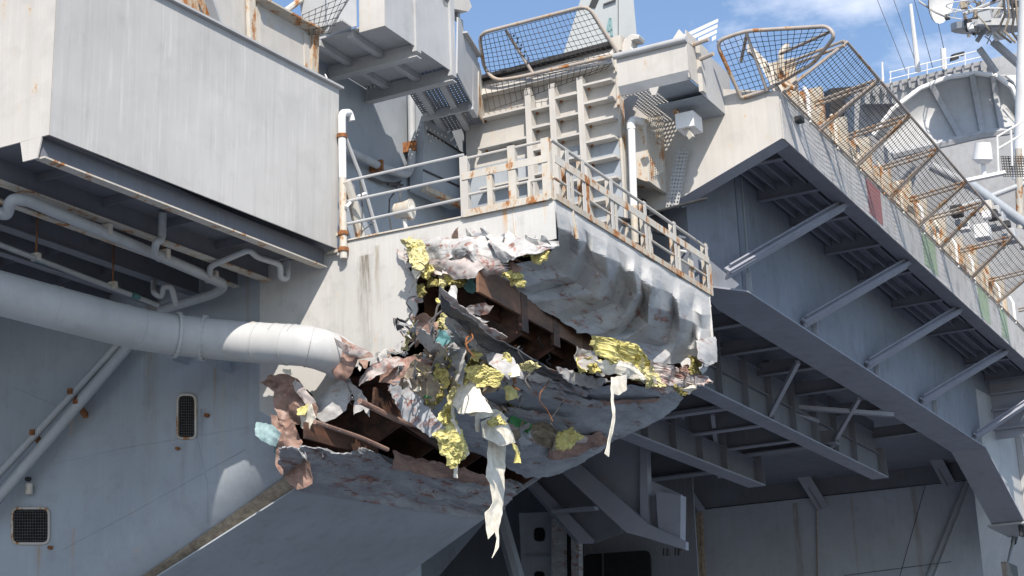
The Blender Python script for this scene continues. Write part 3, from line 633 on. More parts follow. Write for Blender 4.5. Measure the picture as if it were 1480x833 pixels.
# ================================================================== ribbed wall behind the platform
rw = thing('ribbed_wall', 'cream ribbed steel wall with square stiffener pockets behind the railing', 'wall', (S2, 16.3, Z0))
g2 = lambda u, v, o=0.0: at(u, v, 'x', S2 - o)
L_, Rr = g2(697, 120).y, g2(889, 90).y; ZT = 18.02
MB().box(S2, S2 + .05, Rr, L_ + .5, 16.35, ZT).build('wall_plate', 'warm', rw); MB().box(S2 + .002, S2 + .05, Rr, L_ + .5, Z0 - .1, 16.346).build('lower_wall_plate', 'hull', rw)
MB().box(S2 - .03, S2 + .22, Rr - .06, Rr - .002, Z0 - .1, ZT + .25).build('end_plate', 'rusty', rw)
cols = [L_ + .05, g2(741, 200).y, g2(770, 150).y, g2(805, 150).y, g2(846, 150).y, Rr + .02]
for i, y in enumerate(cols):
    if i == 1: MB().box(S2 - .17, S2 - .002, y - .05, y + .05, 15.6, 16.65).build('stiffener', 'warm', rw)
    elif 0 < i < 5: MB().box(S2 - .265, S2 - .002, y - .075, y + .075, Z0, ZT - .05 - .02 * i).build('stiffener', 'warm', rw)
zc = {0: (17.45, 16.7, 15.7, 14.7), 2: (17.35, 16.9, 16.35, 15.75, 15.2, 14.6, 14.0), 3: (17.5, 17.0, 16.5, 15.95, 15.4, 14.85, 14.3), 4: (17.65, 17.2, 16.72, 16.25, 15.78, 15.28, 14.8, 14.3, 13.8)}
for c, zs in zc.items():
    a, b = (cols[0], cols[2]) if c == 0 else (cols[c], cols[c + 1])
    for z in zs: 
        MB().box(S2 - .25, S2 - .004, min(a, b) + (.077 if c < 4 else .0), max(a, b) - .077 * (c > 0), z, z + .05).build('stiffener', 'warm', rw)
        MB().box(S2 - .10, S2 - .06, max(a, b) - .17, max(a, b) - .12, z - .05, z - .002).build('weld_lug', 'rust', rw)
MB().hexa([V(p) for p in ((S2 - .3, Rr, ZT), (S2 - .002, Rr, ZT), (S2 - .002, L_, ZT), (S2 - .3, L_, ZT), (S2 - .02, Rr, ZT + .5), (S2 + .2, Rr, ZT + .5), (S2 + .2, L_, ZT + .5), (S2 - .02, L_, ZT + .5))]).build('top_coaming', 'warm', rw)
MB().bar((S2 - .05, Rr, ZT + .56), (S2 - .05, L_ + .3, ZT + .50), .3, .1).build('coaming_cap', 'dark', rw)

# safety net frame over the ribbed wall
def netframe(name, label, frame, struts, quads, cell=.118, group='deck edge safety nets', sag=.0, rf=.045):
    t = thing(name, label, 'safety net', tuple(frame[0]), group)
    MB().tube(arc(frame, .25, 6), rf, 10).build('frame_tube', 'frame', t, True)
    for a, b in struts: MB().tube([a, b], rf * .85, 8).build('strut', 'frame', t, True)
    for k, qd in enumerate(quads): net('net_mesh', qd, cell, .0072, 'cord', t, sag, k)
    return t
so = S2 - .95
F = [g2(893, 77, .35), at(850, 8, 'x', so), at(692, 49, 'x', so), g2(700, 100, .40), g2(716, 117, .38), g2(745, 113, .38), g2(890, 80, .36)]
netframe('safety_net', 'tilted pipe frame net above the ribbed wall against the sky', F, [(at(731, 44, 'x', so + .1), g2(770, 106, .35))],
         [[at(694, 53, 'x', so), at(849, 12, 'x', so), g2(889, 78, .36), g2(703, 110, .38)]], sag=.10)
mb = MB(); a = g2(752, 55, .7); prev = None
for k in range(9):
    p = lerp(g2(745, 50, .75), g2(765, 88, .5), k / 8) + V((0, .03 * (-1) ** k, 0)); mb.tube([p, p + V((0, .03, -.05))], .02, 5)
mb.build('chain', 'cable', None); tag(bpy.data.objects['chain'], 'short dark chain hanging beside the strut of the tilted net', 'chain')
o = net('draped_net', [g2(700, 122, .45), g2(884, 92, .38), g2(876, 100, .24), g2(708, 160, .24)], .15, .008, 'cord', None, .12); o['kind'] = 'stuff'; tag(o, 'loose cord net draped over the top of the ribbed wall', 'net')

# platform box, lamp box and tank at the right end of the ribbed wall
def p3(u, v, s): return at(u, v, 'x', s)
SB = 33.2
lb = thing('lookout_box', 'cream box with a sloping rim above the white pipe', 'deck box', tuple(p3(940, 150, SB)))
a, b, c, d = p3(891, 86, SB), p3(992, 58, SB), p3(995, 112, SB), p3(896, 136, SB)
c.y = b.y; d.y = a.y; zb = (c.z + d.z) / 2; ztop = (a.z + b.z) / 2
MB().prism([(SB, a.y, ztop), (SB, b.y, ztop), (SB, b.y, zb + .18), (SB, a.y, zb + .18)], (.03, 0, 0)).build('front_plate', 'warm', lb)
MB().prism([(SB, a.y, zb + .178), (SB, b.y, zb + .178), (SB + .12, b.y, zb), (SB + .12, a.y, zb)], (.03, 0, 0)).build('chamfer_plate', 'grey', lb)
MB().box(SB + .032, SB + 1.35, b.y, b.y + .03, zb + .02, ztop + .28).build('side_plate', 'warm', lb)
MB().box(SB + .55, SB + .75, b.y - .10, b.y - .002, zb - .14, ztop + .1).build('post', 'warm', lb)
MB().box(SB + .16, SB + 2.2, b.y + .04, a.y - .8, zb - .02, zb + .01).build('floor_plate', 'hull', lb)
perforated('grating', (SB + .16, a.y - .79, zb), (2.0, 0, 0), (0, .79, 0), 22, 9, 'hull', lb, ratio=.3)
MB().tube([(SB - .05, a.y + .05, ztop + .03), (SB - .05, b.y - .02, ztop + .03)], .07, 10).build('rim_bar', 'grey', lb, True)
MB().prism([(SB + .0, b.y + .4, ztop), (SB + .0, b.y - .0, ztop), (SB + .5, b.y - .02, ztop + .02), (SB + .25, b.y + .25, ztop + .42)], (0, .0, .03)).build('corner_cowl', 'warm', lb)
for k in (0, 1): MB().tube([p3((1000, 1012)[k], (66, 86)[k], SB + .4), p3((1024, 1031)[k], (57, 78)[k], SB + .3)], .05, 8).build('rod', 'frame', lb, True)
MB().prism([p3(938, 128, SB - .02), p3(952, 125, SB - .02), p3(948, 137, SB - .02), p3(942, 138, SB - .02)], (.04, 0, 0)).build('tab', 'warm', lb)
MB().box(SB + .76, SB + 2.6, b.y - .02, b.y + .01, zb - .15, ztop + .15).build('wing_plate', 'grey', lb)
MB().box(SB + .76, SB + 2.6, b.y + .012, b.y + 1.1, zb - .17, zb - .14).build('wing_floor', 'hull', lb)

lm = thing('junction_box', 'small white box hung under the cream box', 'electrical box', tuple(p3(985, 180, 34.3)))
MB().box(34.2, 34.75, p3(1002, 172, 34.2).y, p3(976, 172, 34.2).y, p3(990, 184, 34.2).z, p3(990, 162, 34.2).z).build('housing', 'white', lm)
MB().bar(p3(975, 158, 34.4), p3(1000, 200, 34.3), .08, .12).build('bracket', 'rusty', lm)
tk = thing('screened_locker', 'tan locker with perforated screen under the cream box', 'locker', tuple(p3(930, 255, 34.4)))
MB().prism([p3(915, 168, 34.25), p3(934, 172, 34.25), p3(938, 262, 34.25), p3(932, 262, 34.25), p3(920, 257, 34.25), p3(900, 256, 34.25), p3(900, 180, 34.25)], (1.2, 0, 0)).build('body', 'rusty', tk)
perforated('screen', p3(936, 258, 34.24), p3(961, 248, 34.9) - p3(936, 258, 34.24), p3(934, 172, 34.24) - p3(936, 258, 34.24), 8, 24, 'rusty', tk, ratio=.34)
wp = thing('white_vent_pipe', 'white pipe with a top elbow standing at the end of the ribbed wall', 'pipe', tuple(p3(915, 300, 33.9)))
MB().tube(arc([p3(916, 300, 33.85), p3(912, 172, 33.85), p3(926, 176, 34.25), p3(934, 186, 34.5)], .16), .085, 12).build('run', 'white', wp, True)
MB().tube([p3(912, 178, 33.85), p3(912.3, 187, 33.85)], .10, 12).build('collar', 'white', wp)
MB().tube([p3(918, 352, 33.85), p3(916, 298, 33.85)], .085, 12).build('rusty_foot', 'veryrusty', wp, True)
# loose sunlit perforated screen and dark tubes by the platform corner
sc_ = thing('perforated_screen', 'leaning grey perforated screen beside the tan locker', 'screen', tuple(p3(975, 285, 35.1)))
perforated('screen_plate', p3(962, 300, 35.15), p3(978, 215, 35.15) - p3(962, 300, 35.15), p3(990, 215, 35.15) - p3(972, 215, 35.15), 16, 4, 'grey', sc_, ratio=.30)
t = thing('dark_pole', 'dark thin pole sticking out past the platform rail', 'pole', tuple(p3(950, 305, 35)))
MB().tube([at(925, 312, 'y', 14.6), at(1022, 287, 'y', 12.9)], .035, 8).build('run', 'dark', t, True)
MB().tube([at(893, 318, 'y', 15.0), at(955, 300, 'y', 14.3)], .06, 8).build('sleeve', 'dark', t, True)
for k, (pts, mt) in enumerate((([(950, 272), (962, 300), (980, 330)], 'hull'), ([(928, 290), (950, 300), (975, 335)], 'dark'), ([(895, 316), (925, 322), (952, 315)], 'dark'), ([(900, 325), (935, 330), (960, 340)], 'dark'))):
    o = MB().tube([at(u, v, 'y', 14.7 - .1 * k) for u, v in pts], (.11, .05, .05, .04)[k], 8).build('loose_tube', mt, None, True)
    tag(o, ('thick grey tube leaning behind the platform rail', 'thin dark tube leaning behind the platform rail', 'upper bent dark tube behind the platform rail', 'lower bent dark tube behind the platform rail')[k], 'tube')

# ================================================================== flight deck overhang on the right
ov = thing('deck_overhang', 'flight deck overhang with dark framed underside on the right', 'deck', (46, YF, ZU))
e3 = lambda u, v: at(u, v, 'x', S3)
# end wall with raking lower edge
ca = e3(1130, 200); cb = e3(975, 292); cbl = V((S3, 15.2, cb.z - .45))
MB().prism([(S3, YF, ca.z), cb, cbl, (S3, 15.2, 18.0), (S3, 14.4, 18.0), (S3, YF, 17.12)], (.04, 0, 0)).build('end_wall', 'warm', ov)
MB().hexa([V((S3 - .02, ca.y, ca.z - .01)), V((S3 - .02, cb.y, cb.z - .01)), V((S3 + .5, cb.y, cb.z - .01)), V((S3 + .5, ca.y, ca.z - .01)),
           V((S3 - .02, ca.y, ca.z - .004)), V((S3 - .02, cb.y, cb.z - .004)), V((S3 + .5, cb.y, cb.z - .004)), V((S3 + .5, ca.y, ca.z - .004))]).build('rake_flange', 'girder', ov)
MB().box(S3 + .045, 130, YF - .03, YF, ZU, 17.12).build('fascia', 'fascia', ov)
MB().box(S3 + .51, 130, YF + .002, YF + .42, ZU, ZU + .04).build('edge_flange', 'deckunder', ov)
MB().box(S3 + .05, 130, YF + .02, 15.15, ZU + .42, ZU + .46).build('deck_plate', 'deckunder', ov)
for (u0, u1, mt) in ((1250, 1270, 'red'), (1330, 1349, 'greenp'), (1410, 1425, 'greenp'), (1442, 1452, 'greenp')):
    x0 = at(u0, 240 + (u0 - 1250) * .96, 'y', YF - .04).x; x1 = at(u1, 258 + (u1 - 1270) * .96, 'y', YF - .04).x
    o = MB().box(x0, x1, YF - .036, YF - .032, 16.08, 17.05).build('painted_square', mt, ov)
    if mt == 'red': tag(o, 'faded red painted square on the fascia')
# transverse beams under the deck, with small longitudinals
bs = []
for (u, v) in ((1150, 227), (1197, 273), (1240, 312), (1290, 352), (1332, 392), (1378, 432), (1422, 474), (1470, 518)): bs.append(at(u, v, 'z', ZU - .02).x)
for k, x in enumerate(bs + [bs[-1] + 3 * j for j in range(1, 7)]):
    tbeam((x, YF + .43, ZU + .418), (x, YI - .02, ZU + .418), .40, .16, 'transverse_beam', 'deckunder', ov)
for y in (11.85, 12.25, 12.65, 12.95): MB().box(S3 + .1, 90, y, y + .05, ZU + .20, ZU + .418).build('stringer', 'deckunder', ov)
# inner bulkhead, kinked towards the ship at its near end
kk = at(1072, 421, 'z', ZG).x; k0 = at(1000, 409, 'z', ZG)
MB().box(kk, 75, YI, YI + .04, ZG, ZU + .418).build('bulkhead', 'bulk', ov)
MB().prism([(kk - .002, YI, ZG), (k0.x, k0.y, ZG), (k0.x, k0.y, ZU + .41), (kk - .002, YI, ZU + .41)], (.04, .0, 0)).build('kinked_bulkhead', 'bulk', ov)
MB().prism([(k0.x, k0.y, ZG), (k0.x + .3, k0.y + 1.8, ZG), (k0.x + .3, k0.y + 1.8, 17.9), (k0.x, k0.y, 17.9)], (.04, .0, 0)).build('kinked_bulkhead', 'bulk', ov)
for x in [kk + .25] + [at(u, v, 'y', YI).x for u, v in ((1175, 485), (1265, 543), (1350, 600))]: MB().box(x, x + .02, YI - .14, YI - .002, ZG + .02, ZG + .5).build('gusset', 'hull', ov)
MB().bar((at(1076, 330, 'y', YI).x, YI - .02, ZG + .02), (at(1070, 252, 'y', YI).x, YI - .02, ZU + .3), .03, .03).build('weld_rib', 'hull', ov)
# girder flange with the knee at the far end
gp = [(k0.x, k0.y), (kk, YI - .12), (61.3, YI - .12)]; gi = [(k0.x + .9, k0.y + .05), (kk + 1.0, 14.2), (61.3, 14.25)]
for i in (0, 1):
    MB().hexa([V((*gp[i], ZG - .05)), V((*gp[i + 1], ZG - .05)), V((*gi[i + 1], ZG - .05)), V((*gi[i], ZG - .05)), V((*gp[i], ZG - .004)), V((*gp[i + 1], ZG - .004)), V((*gi[i + 1], ZG - .004)), V((*gi[i], ZG - .004))]).build('girder_flange', 'girder', ov)
kn = [V((61.3, YI - .12, ZG - .05)), V((61.3, 14.25, ZG - .05)), V((66.6, 14.25, 11.2)), V((66.6, YI - .12, 11.2))]
MB().hexa([p + V((0, 0, .0)) for p in kn] + [p + V((.08, 0, .05)) for p in kn]).build('knee_flange', 'girder', ov)
MB().prism([(61.3, YI - .02, ZG - .0), (66.6, YI - .02, 11.25), (70, YI - .02, 11.25), (70, YI - .02, ZU), (61.3, YI - .02, ZU - .6)], (0, .05, 0)).build('knee_web', 'grey', ov)
MB().box(66.4, 70, YI - .3, 14.4, 11.16, 11.24).build('knee_foot', 'grey', ov)
for x in (67.2, 68.5): MB().box(x, x + .35, YI - .25, YI - .03, 11.26, ZU - 1.2).build('knee_stiffener', 'grey', ov)
for dx in (0, .35, 1.2, 1.55): MB().tube([(66.7 + dx, YI + .1, 11.15), (66.7 + dx, YI + .1, 10.75)], .07, 6).build('bolt', 'dark', ov)
# diagonal struts (paired channels) from the girder to the deck edge
for a, b in (((1052, 412), (1222, 298)), ((1162, 476), (1312, 383)), ((1254, 537), (1390, 448)), ((1333, 590), (1457, 508)), ((1410, 640), (1500, 575))):
    pa = at(a[0], a[1], 'y', YI - .1); pb = at(b[0], b[1], 'z', ZU - .03); pb.y = YF + .25
    pa.z = ZG + .05
    pb = at(b[0], b[1], 'y', YF + .22)
    o = MB().bar(pa, pb, .26, .05, (0, 1, 1)).build('diagonal_strut', 'girder', ov)
    MB().bar(pa + V((.06, 0, .11)), pb + V((.06, 0, .11)), .05, .22, (0, 1, 1)).build('strut_web', 'girder', o); MB().bar(pa + V((.14, 0, .20)), pb + V((.14, 0, .20)), .24, .04, (0, 1, 1)).build('strut_flange', 'girder', o)
# deeper wall and ribs at the far right below the deck
MB().box(63.5, 63.55, 11.6, YI - .05, ZG + .6, ZU + .4).build('far_bulkhead', 'girder', ov)
for z in (14.2, 14.9, 15.5): tb = MB().box(63.35, 63.48, 11.5, YI - .05, z, z + .08).build('rib', 'girder', ov)
fl_ = at(1152, 174, 'y', YF - .06); o = MB().box(fl_.x - .12, fl_.x + .12, YF - .2, YF - .04, fl_.z - .06, fl_.z + .06).build('fascia_lamp', 'dark', ov)

# ------------------------------------------------------------------ framing under the girder, inboard
un = thing('under_deck_framing', 'dark maze of beams and brackets below the deck overhang', 'steel framing', (50, 18, 11))
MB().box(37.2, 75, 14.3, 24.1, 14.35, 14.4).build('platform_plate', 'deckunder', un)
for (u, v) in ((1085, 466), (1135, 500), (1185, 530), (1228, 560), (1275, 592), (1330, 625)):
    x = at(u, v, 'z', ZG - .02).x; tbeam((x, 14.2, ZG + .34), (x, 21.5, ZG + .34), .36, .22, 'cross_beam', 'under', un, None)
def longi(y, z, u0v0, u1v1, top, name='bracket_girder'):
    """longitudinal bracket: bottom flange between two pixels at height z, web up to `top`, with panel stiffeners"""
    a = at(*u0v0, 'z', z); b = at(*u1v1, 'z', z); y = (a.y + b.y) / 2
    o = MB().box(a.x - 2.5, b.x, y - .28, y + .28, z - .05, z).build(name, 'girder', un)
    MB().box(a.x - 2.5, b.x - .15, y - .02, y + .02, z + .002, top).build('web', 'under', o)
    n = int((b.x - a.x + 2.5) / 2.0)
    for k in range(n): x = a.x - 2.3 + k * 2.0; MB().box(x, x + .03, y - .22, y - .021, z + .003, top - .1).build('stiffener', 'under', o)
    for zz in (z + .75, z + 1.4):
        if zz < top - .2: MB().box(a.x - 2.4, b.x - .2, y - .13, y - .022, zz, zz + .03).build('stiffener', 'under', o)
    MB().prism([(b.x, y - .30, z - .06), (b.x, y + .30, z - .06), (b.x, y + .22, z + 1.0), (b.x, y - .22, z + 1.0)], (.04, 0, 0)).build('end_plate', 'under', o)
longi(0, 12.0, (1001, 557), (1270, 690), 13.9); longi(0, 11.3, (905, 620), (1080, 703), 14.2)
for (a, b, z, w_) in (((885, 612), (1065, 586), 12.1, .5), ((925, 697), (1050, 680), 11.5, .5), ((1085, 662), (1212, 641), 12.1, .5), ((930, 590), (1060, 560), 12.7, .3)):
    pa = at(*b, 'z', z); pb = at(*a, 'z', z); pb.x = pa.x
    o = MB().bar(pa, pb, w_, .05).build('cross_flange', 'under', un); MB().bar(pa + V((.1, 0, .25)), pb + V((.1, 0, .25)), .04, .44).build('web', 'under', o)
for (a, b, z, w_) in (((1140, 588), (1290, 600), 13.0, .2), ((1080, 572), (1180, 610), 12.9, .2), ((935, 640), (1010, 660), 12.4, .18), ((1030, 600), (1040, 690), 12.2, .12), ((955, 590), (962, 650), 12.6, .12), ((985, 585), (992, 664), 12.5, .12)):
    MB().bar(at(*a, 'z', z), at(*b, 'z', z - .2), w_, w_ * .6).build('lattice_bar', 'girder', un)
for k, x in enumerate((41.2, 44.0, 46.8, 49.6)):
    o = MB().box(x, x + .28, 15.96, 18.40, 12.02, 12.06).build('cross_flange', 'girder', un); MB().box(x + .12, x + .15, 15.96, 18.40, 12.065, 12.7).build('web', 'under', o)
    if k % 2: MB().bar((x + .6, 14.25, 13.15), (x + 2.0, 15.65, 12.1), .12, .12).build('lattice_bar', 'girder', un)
# far transverse hull wall
fwl = thing('far_hull_wall', 'shaded blue grey transverse wall at the bottom right', 'hull wall', (70, 20, 0))
MB().box(70.0, 70.05, 15.55, 32, 0, 13.65).build('lower_plate', 'farhull', fwl)
MB().box(69.9, 69.95, 15.0, 32, 13.654, 16.4).build('upper_plate', 'under', fwl)
for (u0, v0, u1, v1) in ((1140, 655, 1190, 735), (1345, 650, 1372, 700), (975, 685, 1012, 740)):
    a = at(u0, v0, 'x', 68.3); b = at(u1, v1, 'x', 69.85); MB().bar(a, b, .5, .06, (1, 0, 0)).build('knee_brace', 'girder', fwl); MB().bar(a + V((.3, .1, .1)), b + V((.1, .1, .1)), .06, .5, (1, 0, 0)).build('knee_brace', 'under', fwl)
for (u0, v0, u1, v1, r, mt) in ((1012, 740, 1016, 840, .13, 'tan'), (1180, 735, 1182, 840, .03, 'tan'), (1338, 700, 1300, 835, .012, 'dark'), (1016, 736, 1402, 694, .02, 'dark'), (1220, 832, 1375, 812, .012, 'dark')):
    MB().tube([at(u0, v0, 'x', 69.88), at(u1, v1, 'x', 69.88)], r, 6).build('seam_strip', mt, fwl)
for (u, mt) in ((997, 'greenp'), (1008, 'tan')):
    MB().bar(at(u, 742, 'x', 69.7), at(u + 3, 840, 'x', 69.7), .06, .2, (1, 0, 0)).build('edge_strip', mt, fwl)
# flared hull at the lower right corner
fh = thing('flared_hull', 'smooth pale blue flared hull plating at lower right corner', 'hull plating', (75, 14, 0))
A1, B1 = at(1404, 694, 'x', 69.8), at(1345, 845, 'x', 69.8)
MB().add([A1, B1, V((110, B1.y + 1.5, B1.z)), V((110, A1.y, A1.z + .3))], [(0, 1, 2, 3)]).add([A1 + V((0, .3, 0)), B1 + V((0, .3, 0)), V((110, B1.y + 1.8, B1.z)), V((110, A1.y + .3, A1.z + .3))], [(3, 2, 1, 0)]).build('plate', 'grey', fh)
wp2 = thing('hull_pipe', 'thin dark pipe with a bend on the flared hull at right edge', 'pipe', tuple(at(1458, 800, 'y', 11.6)))
MB().tube(arc([at(1482, 745, 'y', 14.2), at(1470, 752, 'y', 14.2), at(1466, 775, 'y', 14.2), at(1452, 838, 'y', 14.2)], .3), .07, 8).build('run', 'pipe', wp2, True)
MB().tube([at(1467, 777, 'y', 14.2), at(1465, 784, 'y', 14.2)], .12, 8).build('clamp', 'dark', wp2)
MB().box(at(1455, 818, 'y', 14.0).x, at(1470, 818, 'y', 14.0).x, 14.0, 14.2, at(1455, 835, 'y', 14.0).z, at(1455, 812, 'y', 14.0).z).build('foot_box', 'dark', wp2)

# lower centre: knee brackets and elevator-guide clutter in the dark
kb = thing('knee_bracket', 'thick dark knee bracket hanging right of the torn flap', 'bracket', tuple(at(900, 740, 'x', 46)))
K = lambda u, v, s=46.0: at(u, v, 'x', s)
MB().prism([K(800, 672), K(832, 665), K(935, 757), K(991, 783), K(991, 795), K(925, 775), K(905, 770)], (.22, 0, 0)).build('flange', 'girder', kb)
MB().prism([K(822, 660, 46.6), K(880, 630, 46.6), K(925, 640, 46.6), K(930, 690, 46.6), K(985, 715, 46.6), K(985, 785, 46.6), K(935, 755, 46.6)], (.06, 0, 0)).build('web', 'girder', kb)
MB().prism([K(925, 640, 46.3), K(934, 640, 46.3), K(938, 768, 46.3), K(925, 762, 46.3)], (.3, 0, 0)).build('stiffener', 'girder', kb)
MB().prism([K(948, 710, 46.2), K(984, 716, 46.2), K(983, 785, 46.2), K(952, 776, 46.2)], (.4, 0, 0)).build('end_block', 'girder', kb)
for u in (961, 967, 978, 983): MB().tube([K(u, 793, 46.1), K(u, 803, 46.1)], .06, 6).build('bolt', 'dark', kb)
k2 = thing('small_knee', 'smaller dark knee bracket behind the lower torn lip', 'bracket', tuple(K(800, 740, 48)))
MB().prism([K(755, 690, 48), K(770, 690, 48), K(860, 782, 48), K(835, 782, 48)], (.5, .3, 0)).build('flange', 'girder', k2)
MB().prism([K(770, 690, 48.4), K(850, 660, 48.4), K(900, 770, 48.4), K(860, 785, 48.4)], (.05, 0, 0)).build('web', 'under', k2)
MB().bar(K(800, 740, 47.8), K(862, 735, 47.8), .3, .1).build('tie', 'girder', k2)
pa_ = thing('slotted_panel', 'grey upright panel with two oval slots at bottom centre', 'panel', tuple(K(778, 833, 52)))
MB().prism([K(750, 742, 52), K(797, 740, 52), K(797, 845, 52), K(755, 845, 52)], (.1, 0, 0)).build('plate', 'hull', pa_)
for v in (773, 836):
    MB().prism([K(780 + 8 * math.cos(t), v + 13 * max(-.75, min(.75, 1.15 * math.sin(t))), 51.97) for t in [R(30 * k) for k in range(12)]], (-.02, 0, 0)).build('oval_slot', 'black', pa_)
MB().bar(K(760, 803, 51.95), K(797, 803, 51.95), .05, .08).build('ledge', 'girder', pa_)
for (u0, u1, mt, lab) in ((797, 813, 'lip', 'scuffed pale guide post beside the slotted panel'), (825, 836, 'lip', 'narrow scuffed guide post in the dark opening')):
    o = MB().prism([K(u0, 742, 51.5), K(u1, 742, 51.5), K(u1 + 1, 845, 51.5), K(u0 + 1, 845, 51.5)], (.3, 0, 0)).build('guide_post', mt); tag(o, lab, 'post')
o = MB().prism([K(812, 740, 52.5), K(842, 740, 52.5), K(842, 850, 52.5), K(812, 850, 52.5)], (.1, 0, 0)).build('dark_opening', 'black'); tag(o, 'black vertical opening between two guide posts', 'opening')
hn = thing('hangar_hatch', 'dark rounded hatch opening at the bottom centre', 'hatch', tuple(K(890, 833, 53)))
MB().prism(arc([K(890, 850, 53), K(842, 850, 53), K(842, 802, 53), K(939, 795, 53), K(941, 850, 53), K(890, 850, 53)], .25)[:-1], (.1, 0, 0)).build('opening', 'black', hn)
MB().bar(K(871, 800, 52.9), K(872, 850, 52.9), .04, .08, (1, 0, 0)).build('mullion', 'dark', hn)
o = MB().prism([K(620, 850, 54), K(748, 700, 54), K(1000, 690, 54), K(1010, 850, 54)], (.1, 0, 0)).build('recess_wall', 'under'); tag(o, 'dim recess wall behind the brackets at bottom centre', 'wall')
o = MB().tube(arc([K(715, 720, 50), K(735, 790, 50), K(752, 850, 50)], 1.2, 8), .25, 8).build('curved_rib', 'hull', None, True); tag(o, 'curved grey rib right of the hanging white strip', 'rib')

# ================================================================== safety nets of the overhang
SN = S3 - .95
cf = [e3(1072, 142) + V((-.06, 0, 0)), at(1034, 60, 'x', SN), at(1078, 45, 'x', SN), at(1196, 38, 'x', SN), at(1207, 52, 'x', SN), at(1176, 92, 'x', SN + .6), at(1140, 112, 'x', S3 - .06), e3(1110, 132) + V((-.08, 0, 0)), e3(1074, 143) + V((-.06, 0, 0))]
ct = netframe('safety_net', 'rounded pipe frame net wrapping the corner of the overhang', cf,
         [(at(1078, 46, 'x', SN), e3(1110, 133) + V((-.07, 0, 0))), (at(1080, 47, 'x', SN), e3(1072, 90) + V((-.05, 0, 0))), (at(1200, 46, 'x', SN + .1), at(1128, 78, 'x', S3 - .1))],
         [[at(1036, 60, 'x', SN), at(1078, 47, 'x', SN), e3(1110, 131) + V((-.07, 0, 0)), e3(1073, 141) + V((-.06, 0, 0))],
          [at(1079, 47, 'x', SN), at(1200, 41, 'x', SN), at(1160, 100, 'x', SN + .7), e3(1111, 131) + V((-.07, 0, 0))]])
ZTIP, YTIP = 18.0, 9.55
base = [at(u, v, 'y', YF - .05).x for u, v in ((1130, 137), (1185, 190), (1237, 232), (1285, 283), (1327, 324), (1358, 350), (1403, 397), (1440, 430), (1480, 465), (1515, 497), (1550, 530))]
tips = [at(u, v, 'z', ZTIP).x for u, v in ((1222, 60), (1269, 116), (1317, 166), (1360, 215), (1402, 262), (1428, 291), (1472, 340), (1510, 385), (1548, 430), (1580, 468), (1612, 506))]
words = ['first', 'second', 'third', 'fourth', 'fifth', 'sixth', 'seventh', 'eighth', 'ninth', 'tenth']
for k in range(10):
    x0, x1 = tips[k], tips[k + 1]; b0, b1 = base[k] , base[k + 1]
    A_, B_ = V((b0 + .08, YF - .06, 17.14)), V((b1 - .06, YF - .06, 17.14)); C_, D_ = V((x1 - .03, YTIP, ZTIP)), V((x0 + .05, YTIP, ZTIP))
    t = thing('safety_net', '%s net panel of the row along the overhang edge, counted from the corner' % words[k], 'safety net', tuple(A_), 'deck edge safety nets')
    MB().tube([A_, D_, C_], .042, 8).build('frame_tube', 'frame', t, True)
    MB().tube([B_, C_], .042, 8).build('strut', 'frame', t, True); MB().tube([A_, B_], .03, 6).build('frame_tube', 'frame', t, True)
    MB().tube([D_ + V((-.05, .05, .02)), V((x0 + .6, YF + .15, 18.05))], .036, 8).build('strut', 'frame', t, True)
    MB().tube([D_ + V((-.05, .05, -.09)), V((x0 + .6, YF + .15, 17.95))], .036, 8).build('strut', 'frame', t, True)
    if k < 7: net('net_mesh', [A_, B_, C_, D_], .118 if k < 4 else .16, .0072, 'cord', t, .20, k)
# rust streaked catwalk gear inside the nets
rng = random.Random(3)
gr_lab = ['first', 'second', 'third', 'fourth', 'fifth', 'sixth', 'seventh', 'eighth', 'ninth', 'tenth', 'eleventh', 'twelfth']
for k in range(12):
    x = 35.75 + k * 2.0 + rng.uniform(-.2, .2); y = YF + .42; zb = 17.0
    t = thing('deck_gear', '%s rust streaked cream bracket behind the overhang nets, counted from the corner' % gr_lab[k], 'bracket', (x, y, zb), 'rusty deck edge brackets')
    h = 1.55 + rng.uniform(-.2, .2); w_ = 1.4
    # slanted plate with round lightening holes
    mb = MB(); pts = [V((x, y - .35, zb)), V((x + w_, y - .35, zb)), V((x + w_ - .1, y + .25, zb + h)), V((x + .15, y + .25, zb + h))]
    mb.prism(pts, (0, .04, 0)).build('slanted_plate', 'gear', t)
    for j in range(4):
        c = lerp(lerp(pts[0], pts[1], .25 + .5 * (j % 2)), lerp(pts[3], pts[2], .25 + .5 * (j % 2)), .30 + .4 * (j // 2)); n = (pts[1] - pts[0]).cross(pts[3] - pts[0]).normalized()
        if n.y > 0: n = -n
        MB().tube([c + n * .004, c + n * .05], .15, 12).build('hole_rim', 'gear', t, True); MB().tube([c + n * .051, c + n * .056], .11, 12).build('hole', 'dark', t)
    MB().box(x + w_ + .05, x + w_ + .2, y - .3, y + .3, zb, zb + h * 1.05).build('rib', 'veryrusty', t)
    MB().box(x + w_ + .25, x + w_ + .6, y - .25, y + .15, zb + .1, zb + rng.uniform(.5, .9)).build('small_box', 'gear', t, bevel=.03)
    MB().tube([(x + w_ + .35, y - .45, zb + .05), (x + w_ + .4, y - .45, zb + .8), (x + w_ + .7, y - .3, zb + 1.1)], .05, 7).build('stub_pipe', rng.choice(['veryrusty', 'gear', 'white']), t, True)
    MB().box(x - .05, x + 1.95, y + .27, y + .33, zb + h - .2, zb + h + .0).build('curb', 'warm', t)
o = MB().tube(arc([at(1150, 128, 'x', S3 + .2), at(1132, 122, 'x', S3 + .2), at(1128, 76, 'x', S3 + .2), at(1138, 66, 'x', S3 + .4)], .15), .07, 8).build('corner_bollard', 'veryrusty', None, True); tag(o, 'rusty hooked post at the corner of the overhang', 'post')
